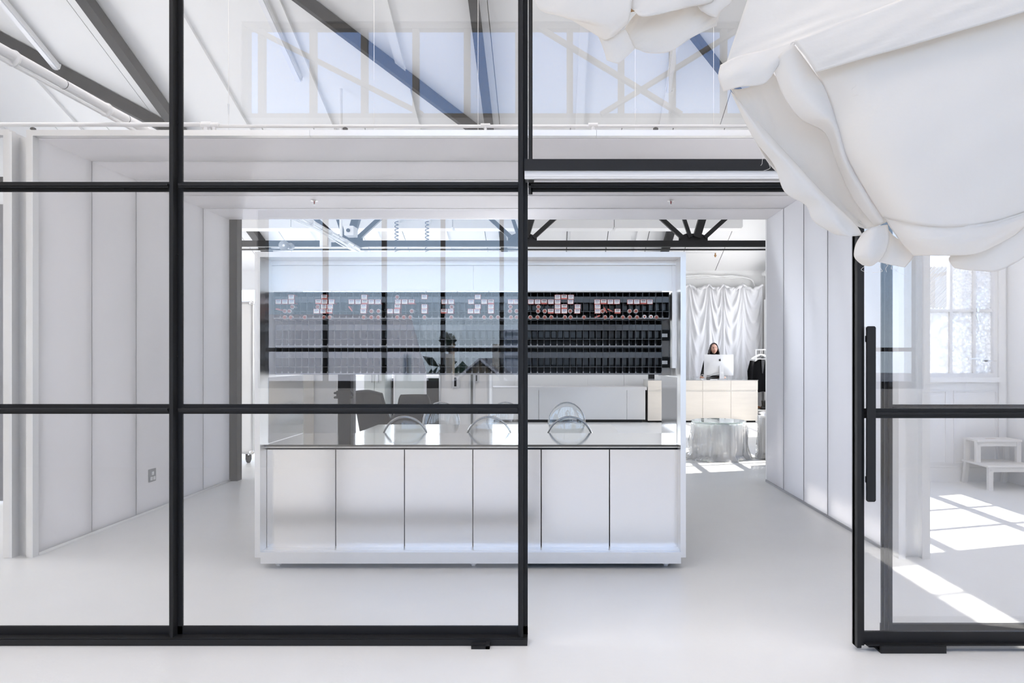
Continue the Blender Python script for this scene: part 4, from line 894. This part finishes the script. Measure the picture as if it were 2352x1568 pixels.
def latch(o, x, y, z, w_=.1, h_=.17):
    m = MB(); m.cbox(x-w_/2, x+w_/2, y-.01, y, z-h_/2, z+h_/2, .012); l = m.build('latch_plate', STEELB, o); MB().box(x-w_*.22, x+w_*.08, y-.014, y-.0101, z-h_*.36, z+h_*.36).build('latch_recess', BEAM, l); MB().box(x+w_*.1, x+w_*.16, y-.02, y-.0101, z-h_*.3, z+h_*.3).build('latch_handle', STEELB, l)
latch(fc, X(547, 9.38), 9.39, Z(875, 9.38), .05, .16)
d = 10.4; fc2 = flight_case(X(1008, d), X(1081, d), d, d+.6, 1.95, 'white flight case with metal latch behind the display rack'); latch(fc2, X(1047, d), d+.01, Z(877, d), .11, .18)
fc3 = flight_case(X(1087, d), X(1124, d), d, d+.6, 1.95, 'narrow white flight case right of the latched case'); latch(fc3, X(1095, d), d+.01, Z(868, d), .06, .12)
def cabinet(nm, lb, x0, x1, y0, y1, z1, mt, n=1, handles=False):
    o = thing(nm, lb, 'cabinet', ((x0+x1)/2, y0, 0)); MB().box(x0, x1, y0+.02, y1, .0, z1).build('carcass', mt, o); w_ = (x1-x0)/n
    for i in range(n):
        dr = MB().box(x0+w_*i+.003, x0+w_*(i+1)-.003, y0, y0+.019, .06, z1-.004).build('door', mt, o)
        if handles: hx_ = x0+w_*(i+1)-.05 if i % 2 == 0 else x0+w_*i+.05; MB().box(hx_-.01, hx_+.01, y0-.03, y0-.001, 1.0, 1.25).build('handle', STEELB, dr)
d = 8.9; cabinet('tall_cabinet', 'tall beige cabinet behind the left end of the display unit', X(592, d), X(690, d), d, d+.5, 1.9, BEIGE, 1)
d = 9.45; cabinet('tall_cabinet', 'tall white cabinet left of the dark steel column', X(692, d), X(775, d), d, d+.5, 1.9, WPANEL, 1)
d = 11.2; cabinet('glass_fronted_cabinet', 'pale cabinet pair with upright handles right of the dark column', X(836, d), X(884, d), d, d+.5, 1.95, mat('pale_green_white', (.72, .75, .72), .3), 2, True)
d = 11.6; cabinet('low_cabinet', 'charcoal cabinet standing behind the black chair', X(900, d), X(1012, d), d, d+.4, 1.05, BEAM, 2)
d = 11.0; o = thing('glass_board', 'frosted glass board behind the black chair', 'board', (X(940, d), d, .3)); MB().box(X(906, d), X(976, d), d, d+.012, .66, 1.75).build('sheet', mat('pale_glass_board', (.78, .82, .80), .12), o); MB().box(X(974, d), X(979, d), d-.01, d+.03, 0, 1.8).build('post', WHITEP, o); MB().box(X(904, d), X(908, d), d-.01, d+.03, 0, 1.8).build('post', WHITEP, o)
d = 8.6; co = thing('steel_post', 'dark steel post with bolted collar behind the display unit', 'column', (X(793, d), d, 0))
MB().box(X(776, d), X(804, d), d, d+.12, 0, 2.0).build('shaft', BEAM, co); MB().box(X(804, d), X(811, d), d+.02, d+.12, 0, 2.0).build('flange', mat('mid_grey_steel', (.11, .11, .115), .45), co)
MB().box(X(774, d), X(808, d), d-.03, d+.13, Z(915, d), Z(897, d)).build('collar', BEAM, co)
for px in (772, 810):
    for q in (902, 912): MB().lathe([(.014, -.05), (.014, .0)], (X(px, d), d+.0, Z(q, d)), 8, 'y').build('bolt', BEAM, co)
# black lounge chair
d = 9.4; bc = thing('black_chair', 'black shell swivel chair behind the meeting table', 'chair', (X(900, d), d, 0))
x0 = X(865, d)
m = MB(); loft(m, [[(X(812, d), d+.1, .95), (X(850, d), d-.1, .97), (X(885, d), d-.2, .93)], [(X(816, d), d+.1, .70), (X(860, d), d-.12, .66), (X(900, d), d-.15, .62)], [(X(824, d), d+.1, .42), (X(880, d), d-.1, .40), (X(915, d), d-.0, .42)]], 12, 10); m.build('side_shell', BEAM, bc, smooth=True, solid=.04)
m = MB(); loft(m, [[(X(909, d), d+.3, Z(909, d)), (X(942, d), d+.34, Z(910, d)), (X(972, d), d+.3, Z(908, d))], [(X(905, d), d+.28, Z(920, d)), (X(942, d), d+.3, Z(921, d)), (X(979, d), d+.28, Z(922, d))], [(X(900, d), d+.22, Z(950, d)), (X(942, d), d+.26, Z(955, d)), (X(985, d), d+.22, Z(950, d))], [(X(890, d), d-.05, Z(972, d)), (X(935, d), d-.1, Z(980, d)), (X(985, d), d-.05, Z(972, d))]], 14, 14); m.build('seat_shell', BEAM, bc, smooth=True, solid=.035)
MB().tube([(X(915, d), d+.1, .06), (X(915, d), d+.1, .42)], .03, 12).build('pedestal', BLACK, bc)
for k in range(5): a = 2*PI*k/5; MB().bar((X(915, d), d+.1, .06), (X(915, d)+.28*math.cos(a), d+.1+.28*math.sin(a), .03), .04, .025).build('base_arm', BLACK, bc)
# horn loudspeaker, pendant boxes and coil leads hung from the truss
d = 11.75; hx2, hz2 = X(658, d), Z(566, d); o = thing('horn_loudspeaker', 'grey horn loudspeaker mounted on the far truss', 'loudspeaker', (hx2, d, hz2))
MB().lathe([(.085, -.12), (.075, -.1), (.04, 0), (.03, .1)], (hx2, d, hz2), 24, 'y').build('horn', mat('mid_grey_metal', (.35, .36, .38), .4), o, smooth=True); MB().lathe([(.02, -.125), (.022, -.08)], (hx2, d, hz2), 12, 'y').build('centre_cone', WHITEP, o); MB().lathe([(.05, .06), (.055, .1), (.05, .16)], (hx2+.03, d, hz2+.02), 14, 'y').build('driver', mat('mid_grey_metal'), o); MB().bar((hx2, d+.05, hz2), (hx2+.1, d+.2, hz2+.1), .02, .02).build('bracket', BEAM, o)
for px, y0, y1, lb in ((911, 503, 582, 'black coiled lead hanging left above the display unit'), (981, 517, 582, 'black coiled lead hanging right above the display unit')):
    d = 14.05; x = X(px, d); z0, z1 = Z(y1, d), Z(508, d)-.2; o = thing('coiled_lead', lb, 'cable', (x, d, z0), group='coiled leads above the display unit')
    MB().tube([(x+.036*math.cos(2*PI*t/10), d+.036*math.sin(2*PI*t/10), z0-.15+(z1+.35-z0)*t/110) for t in range(111)], .008, 5).build('coil', mat('slate_cable', (.05, .07, .11), .5), o, smooth=True)
    MB().box(x-.05, x+.05, d-.04, dy-.0005, z1+.2, z1+.28).build('hook_plate', WHITEP, o)
d = 10.6; o = thing('junction_box', 'pale junction box hanging under the overhead pipe in the far room', 'box', (X(765, d), d, Z(560, d))); MB().box(-3.31, -3.235, d+.02, d+.05, 3.1, 3.139).build('strap', WHITEP, o); MB().box(X(734, d), X(756, d), d, d+.1, Z(568, d), Z(528, d)).build('body', WHITEP, o, bevel=.006); MB().box(X(737, d), X(753, d), d-.012, d-.001, Z(564, d), Z(532, d)).build('cover', WPANEL, o)
d = 11.5; o = thing('projector', 'white ceiling projector on a drop bracket at the far truss', 'projector', (X(805, d), d, Z(530, d))); MB().box(X(790, d), X(812, d), d, d+.25, Z(540, d), Z(518, d)).build('body', WHITEP, o, bevel=.01); MB().tube([(X(779, d), d+.1, Z(540, d)), (X(779, d), d+.1, cz(d+.1)-.05)], .025, 10).build('drop_pole', WHITEP, o); MB().lathe([(.03, -.02), (.03, 0)], (X(800, d), d, Z(529, d)), 14, 'y').build('lens', BEAM, o)
# far-room sprinkler arm
d = 15.8; o = thing('branch_sprinkler', 'thin white sprinkler arm with small bronze head below the far ceiling', 'sprinkler', (X(1600, d), d, Z(582, d))); MB().tube([(X(1500, d), d, Z(581, d)), (X(1645, d), d, Z(581, d))], .014, 8).build('pipe', WHITEP, o); MB().lathe([(.012, -.09), (.03, -.05), (.012, -.03), (.02, 0)], (X(1643, d), d, Z(581, d)), 10).build('head', BROWN, o)

# ================================================================== STEP STOOL
so_ = thing('step_stool', 'white wooden two-step stool against the side room wall', 'step stool', (4.75, 7.75, 0))
WST = mat('white_stool_paint', (.78, .77, .75), .5, var=.04, vscale=8)
sx0, sx1 = 4.56, 5.04
zl, zu = .262, .505
MB().box(sx0-.02, sx1+.02, 7.50, 7.98, zl-.022, zl).build('lower_step', WST, so_, bevel=.003); MB().box(sx0+.0, sx1, 7.71, 7.99, zu-.022, zu).build('upper_step', WST, so_, bevel=.003)
for x in (sx0, sx1-.045):
    MB().bar((x+.022, 7.53, 0), (x+.022, 7.53, zl-.022), .045, .045, up=(0, 1, 0)).build('leg', WST, so_); MB().bar((x+.022, 8.0, 0), (x+.022, 7.95, zl-.022), .045, .045, up=(0, 1, 0)).build('leg', WST, so_)
    MB().box(x, x+.045, 7.73, 7.775, zl, zu-.022).build('upper_leg', WST, so_); MB().box(x, x+.045, 7.93, 7.975, zl, zu-.022).build('upper_leg', WST, so_)
    MB().lathe([(.008, -.003), (.008, 0)], (x+.022, 7.505, zl-.05), 8, 'y').build('bolt_head', STEELB, so_); MB().lathe([(.008, -.003), (.008, 0)], (x+.022, 7.728, zu-.05), 8, 'y').build('bolt_head', STEELB, so_)
MB().box(sx0+.046, sx1-.046, 7.515, 7.54, zl-.07, zl-.0225).build('apron', WST, so_); MB().box(sx0+.046, sx1-.046, 7.735, 7.76, zu-.07, zu-.0225).build('apron', WST, so_)
MB().box(4.72, 4.83, 7.83, 7.845, zu, zu+.001).build('hand_slot', BROWN, so_)

# ================================================================== HANGING CALICO
ca = thing('hanging_calico', 'large white calico cloth billowing down from above at upper right', 'cloth', P(2050, 600, 1.3))
def cd(d): return 1.32+(d-2.7)*.26
def sheet(nm, rows, nu=26, nv=26, wr=.012, seed=0, mt=CALICO):
    m = MB(); loft(m, [[P(q[0], q[1], cd(q[2])) for q in r] for r in rows], nu, nv, wr*.35, seed); return m.build(nm, mt, ca, smooth=True, solid=.002)
# big belly panel
sheet('belly_panel', [[(1826, 92, 2.75), (1960, 90, 2.62), (2120, 40, 2.5), (2300, 0, 2.42), (2480, -40, 2.5)],
                      [(1900, 215, 2.72), (2000, 220, 2.5), (2140, 215, 2.36), (2300, 200, 2.3), (2480, 180, 2.42)],
                      [(1938, 350, 2.72), (2030, 360, 2.48), (2150, 370, 2.36), (2300, 360, 2.3), (2480, 340, 2.4)],
                      [(2028, 500, 2.72), (2090, 512, 2.52), (2180, 522, 2.44), (2310, 505, 2.42), (2480, 430, 2.5)]], 34, 30, .012, 1)
# overlapping upper band with frayed hem
sheet('upper_band', [[(1822, 96, 2.66), (1990, 30, 2.52), (2150, -30, 2.42), (2330, -90, 2.36), (2480, -130, 2.4)],
                     [(1850, 130, 2.62), (2000, 85, 2.46), (2150, 35, 2.36), (2330, -15, 2.3), (2480, -60, 2.35)],
                     [(1873, 166, 2.6), (2005, 128, 2.44), (2160, 84, 2.33), (2330, 34, 2.27), (2480, -10, 2.32)]], 30, 14, .006, 2)
# sheet behind, rising out of the top
sheet('rear_sheet', [[(1730, -40, 3.1), (1900, -60, 2.95), (2100, -100, 2.8), (2400, -160, 2.7)], [(1690, 80, 3.1), (1800, 60, 2.95), (1990, 10, 2.75), (2300, -60, 2.6)], [(1664, 158, 3.08), (1740, 128, 2.95), (1830, 100, 2.8), (2000, 40, 2.6)]], 24, 20, .01, 3)
# folded shoulder flap at the left
sheet('shoulder_flap', [[(1655, 150, 2.98), (1700, 128, 2.9), (1770, 112, 2.82), (1822, 96, 2.74)], [(1650, 178, 2.93), (1700, 165, 2.83), (1765, 150, 2.78), (1808, 120, 2.74)], [(1662, 210, 2.94), (1700, 200, 2.84), (1755, 192, 2.8), (1780, 160, 2.78)]], 18, 12, .006, 4)
# bright rolled fold falling down the left of the belly
sheet('rolled_fold', [[(1775, 150, 2.80), (1798, 118, 2.73), (1822, 100, 2.70)], [(1800, 220, 2.80), (1838, 205, 2.70), (1890, 195, 2.72)], [(1838, 272, 2.80), (1890, 262, 2.68), (1920, 250, 2.74)],
                      [(1895, 305, 2.80), (1918, 290, 2.69), (1925, 285, 2.75)], [(1925, 380, 2.82), (1940, 370, 2.70), (1962, 375, 2.76)], [(1960, 455, 2.82), (1985, 450, 2.72), (2005, 445, 2.76)], [(2010, 520, 2.80), (2025, 515, 2.74), (2036, 510, 2.74)]], 16, 40, .004, 5)
# shaded inner panel
sheet('inner_panel', [[(1678, 205, 3.0), (1720, 200, 2.98), (1775, 165, 2.9)], [(1712, 265, 3.0), (1770, 270, 3.04), (1842, 268, 2.92)], [(1735, 320, 2.98), (1800, 335, 3.06), (1905, 310, 2.94)],
                      [(1775, 385, 2.96), (1850, 400, 3.06), (1935, 385, 2.94)], [(1850, 440, 2.94), (1905, 455, 3.04), (1972, 455, 2.92)], [(1960, 515, 2.88), (1990, 525, 2.94), (2015, 522, 2.86)]], 20, 34, .01, 6)
# frayed outer edge turned toward us
sheet('outer_hem', [[(1680, 212, 2.98), (1690, 225, 2.94), (1700, 235, 2.98)], [(1730, 315, 2.92), (1760, 322, 2.84), (1790, 335, 2.96)], [(1778, 378, 2.88), (1815, 378, 2.80), (1850, 400, 2.94)], [(1802, 440, 2.86), (1860, 430, 2.76), (1900, 455, 2.92)],
                    [(1850, 470, 2.84), (1900, 470, 2.74), (1940, 492, 2.9)], [(1870, 508, 2.82), (1925, 510, 2.73), (1968, 520, 2.86)], [(1920, 538, 2.80), (1950, 542, 2.74), (1980, 540, 2.82)]], 16, 36, .006, 7)
# lower cup of the belly
sheet('lower_cup', [[(2030, 498, 2.7), (2100, 510, 2.52), (2190, 516, 2.44), (2300, 505, 2.4), (2480, 440, 2.46)], [(2062, 545, 2.66), (2110, 550, 2.52), (2190, 552, 2.44), (2270, 545, 2.44), (2380, 500, 2.46)],
                    [(2098, 586, 2.66), (2140, 586, 2.56), (2190, 586, 2.5), (2250, 580, 2.5), (2330, 540, 2.52)]], 24, 14, .008, 8)
sheet('lower_lobe', [[(2220, 560, 2.66), (2270, 540, 2.6), (2330, 500, 2.56), (2420, 440, 2.54)], [(2180, 592, 2.66), (2260, 585, 2.58), (2340, 545, 2.54), (2440, 490, 2.54)], [(2192, 615, 2.68), (2250, 622, 2.62), (2312, 614, 2.6), (2460, 520, 2.58)]], 20, 12, .006, 9)
# small knotted flaps under the fold
sheet('knot_flap', [[(1982, 535, 2.76), (2005, 522, 2.70), (2038, 516, 2.74)], [(1966, 562, 2.74), (2000, 560, 2.64), (2042, 548, 2.70)], [(1963, 590, 2.74), (1998, 592, 2.64), (2030, 585, 2.70)], [(1982, 608, 2.76), (2000, 610, 2.72), (2012, 603, 2.74)]], 12, 14, .006, 10)
sheet('tail_flap', [[(2036, 520, 2.80), (2050, 540, 2.78), (2064, 550, 2.78)], [(2022, 575, 2.80), (2055, 575, 2.74), (2100, 580, 2.76)], [(2005, 598, 2.8), (2045, 608, 2.76), (2078, 614, 2.78)]], 12, 12, .005, 11)
# loose threads
rd = random.Random(5)
for px, py in ((2020, 608), (2035, 606), (2050, 608), (2064, 612), (1985, 604), (1965, 196), (2160, 92), (1975, 200), (1758, 360), (1768, 372)):
    q = [(px+rd.uniform(-6, 6)*i, py+6*i+rd.uniform(-4, 4), 1.28 if px > 1900 else 1.33) for i in range(4)]; MB().tube(crom([P(*w_) for w_ in q], 12), .0003, 4).build('loose_thread', CALICO, ca)
# smaller hanging cloth at top centre
cb = thing('hanging_calico', 'smaller white calico cloth hanging in flaps at the top centre', 'cloth', P(1450, 100, 1.39)); ca = cb
sheet('left_drape', [[(1215, -60, 3.1), (1300, -80, 2.95), (1380, -80, 2.9), (1460, -70, 2.95)], [(1236, 18, 3.06), (1290, 25, 2.96), (1365, 30, 2.88), (1450, 15, 2.92)], [(1300, 38, 3.05), (1350, 55, 2.96), (1400, 62, 2.9), (1444, 45, 2.94)], [(1385, 90, 3.02), (1392, 92, 2.98), (1408, 84, 2.95), (1432, 68, 2.96)]], 22, 26, .01, 12)
sheet('front_tail', [[(1372, 78, 3.04), (1390, 90, 3.0), (1420, 70, 2.98), (1436, 66, 3.0)], [(1385, 108, 3.02), (1410, 108, 2.96), (1432, 100, 2.96), (1450, 95, 3.0)], [(1394, 138, 3.02), (1410, 144, 2.96), (1425, 143, 2.96), (1458, 112, 3.0)]], 14, 14, .005, 13)
sheet('rear_drape', [[(1436, 64, 3.12), (1470, 25, 3.1), (1540, 10, 3.08), (1600, -20, 3.08), (1660, -40, 3.1)], [(1448, 92, 3.1), (1490, 70, 3.08), (1545, 60, 3.06), (1610, 40, 3.06), (1655, 20, 3.1)], [(1460, 112, 3.1), (1495, 122, 3.06), (1540, 118, 3.06), (1590, 85, 3.06), (1645, 60, 3.1)]], 24, 18, .012, 14)
sheet('upper_flap', [[(1440, -50, 2.98), (1500, -60, 2.94), (1580, -60, 2.94), (1640, -60, 2.98)], [(1446, 10, 2.96), (1500, 8, 2.9), (1560, 5, 2.9), (1640, 0, 2.96)], [(1455, 22, 2.96), (1478, 38, 2.9), (1550, 24, 2.9), (1600, 10, 2.98)]], 18, 14, .006, 15)
sheet('right_flap', [[(1590, -40, 3.02), (1640, -50, 3.0), (1700, -60, 3.02)], [(1598, 5, 3.0), (1640, 20, 2.96), (1680, 5, 3.0)], [(1610, 25, 3.0), (1645, 40, 2.98), (1652, 15, 3.0)]], 12, 12, .005, 16)
o = thing('hanging_batten', 'short tan timber batten showing between the flaps of the smaller cloth', 'batten', P(1520, 5, 1.415)); MB().bar(P(1440, 20, 1.412), P(1620, -18, 1.412), .008, .013).build('timber', BROWN, o)

# ================================================================== OUTSIDE, SEEN IN THE GLASS
gz = -5.5
o = MB().box(-150, 150, -300, 120, gz-.2, gz).build('ground', mat('street_ground', (.22, .22, .2), .9)); struct(o)
CREAM = mat('cream_render', (.72, .64, .48), .8); GROOF = mat('grey_iron_roof', (.70, .67, .62), .9, bump=.6, bscale=6, stretch=(30, .2, .2)); BRICKM = mat('pale_brick', (.55, .42, .33), .8, var=.2, vscale=20); DROOF = mat('dark_tiles', (.12, .11, .11), .8)
b = thing('neighbour_house', 'large grey iron roofed house reflected in the glass', 'house', (-7, -12, gz))
MB().add([(-14, -8, -.6), (-2.2, -8, -.6), (-4.4, -15, 2.7), (-14, -15, 2.7), (-14, -8, -.72), (-2.2, -8, -.72), (-4.4, -15, 2.55), (-14, -15, 2.55)], [(0, 1, 2, 3), (7, 6, 5, 4), (0, 4, 5, 1), (1, 5, 6, 2), (2, 6, 7, 3), (3, 7, 4, 0)]).build('roof', GROOF, b)
MB().box(-13.8, -2.6, -15, -8.3, gz, -.75).build('wall', BRICKM, b); MB().tube([(-3.05, -7.9, gz), (-3.05, -7.9, 1.45)], .09, 12).build('downpipe', STEELB, b)
b = thing('gable_house', 'cream gabled house with chimney reflected in the glass', 'house', (-2.6, -18, gz))
MB().prism([(-3.9, gz), (-1.1, gz), (-1.1, .1), (-2.5, 1.25), (-3.9, .1)], -22, -17.6).build('wall', CREAM, b)
MB().add([(-4.2, -17.3, -.15), (-2.5, -17.3, 1.3), (-2.5, -22, 1.3), (-4.2, -22, -.15)], [(0, 1, 2, 3)]).build('roof', DROOF, b, solid=.12); MB().add([(-2.5, -17.3, 1.3), (-.7, -17.3, -.15), (-.7, -22, -.15), (-2.5, -22, 1.3)], [(0, 1, 2, 3)]).build('roof', DROOF, b, solid=.12)
for a, c in (((-4.2, -17.25, -.12), (-2.5, -17.25, 1.33)), ((-2.5, -17.25, 1.33), (-.7, -17.25, -.12))): MB().bar(a, c, .06, .18, up=(0, 1, 0)).build('barge_board', WALL, b)
for x, z in ((-3.75, 1.5), (-2.0, 1.85)): MB().box(x-.16, x+.16, -19, -18.4, .2, z).build('chimney', CREAM, b)
for x, y, w_, h_, dd, lb, c in ((-7.2, -160, 9, 14, 8, 'pale distant office tower reflected in the glass', (.55, .56, .58)), (4, -170, 8, 16, 8, 'blue grey distant tower reflected in the glass', (.25, .3, .38)), (30, -140, 26, 6, 10, 'long low distant block reflected in the glass', (.4, .36, .33))):
    b = thing('distant_tower' if h_ > 8 else 'distant_block', lb, 'building', (x, y, gz)); MB().box(x-w_/2, x+w_/2, y-dd, y, gz, h_*.55).build('wall', mat('tower_%d' % int(x), c, .7), b)
    for i in range(4):
        MB().box(x-w_/2+.4, x+w_/2-.4, y, y+.1, h_*.55-1.4-1.8*i, h_*.55-.6-1.8*i).build('window_band', mat('tower_glass', (.08, .1, .13), .2), b)
def tree(x, y, z, r, lb, n=260):
    b = thing('tree', lb, 'tree', (x, y, gz)); MB().tube([(x, y, gz), (x+.2, y, z-r*.4)], [.35, .15], 8).build('trunk', BROWN, b); m = MB(); rd = random.Random(int(x*10))
    for _ in range(n):
        v = Vector((rd.gauss(0, 1), rd.gauss(0, 1), rd.gauss(0, .8))).normalized()*r*rd.uniform(.4, 1); c = Vector((x, y, z))+v; u = Vector((rd.uniform(-1, 1), rd.uniform(-1, 1), rd.uniform(-1, 1))).normalized(); k = u.orthogonal().normalized(); q = r*.16
        m.add([c-u*q-k*q, c+u*q-k*q, c+u*q+k*q, c-u*q+k*q], [(0, 1, 2, 3)])
    m.build('foliage', mat('dark_foliage', (.03, .06, .02), .8), b)
tree(-5.45, -30, 2.25, .42, 'dark round tree beyond the grey roof reflected in the glass'); tree(3, -45, -2.4, 3.0, 'broad dark tree in the street reflected in the glass'); tree(-9, -48, -2.3, 3.4, 'broad dark tree beyond the grey iron roof')
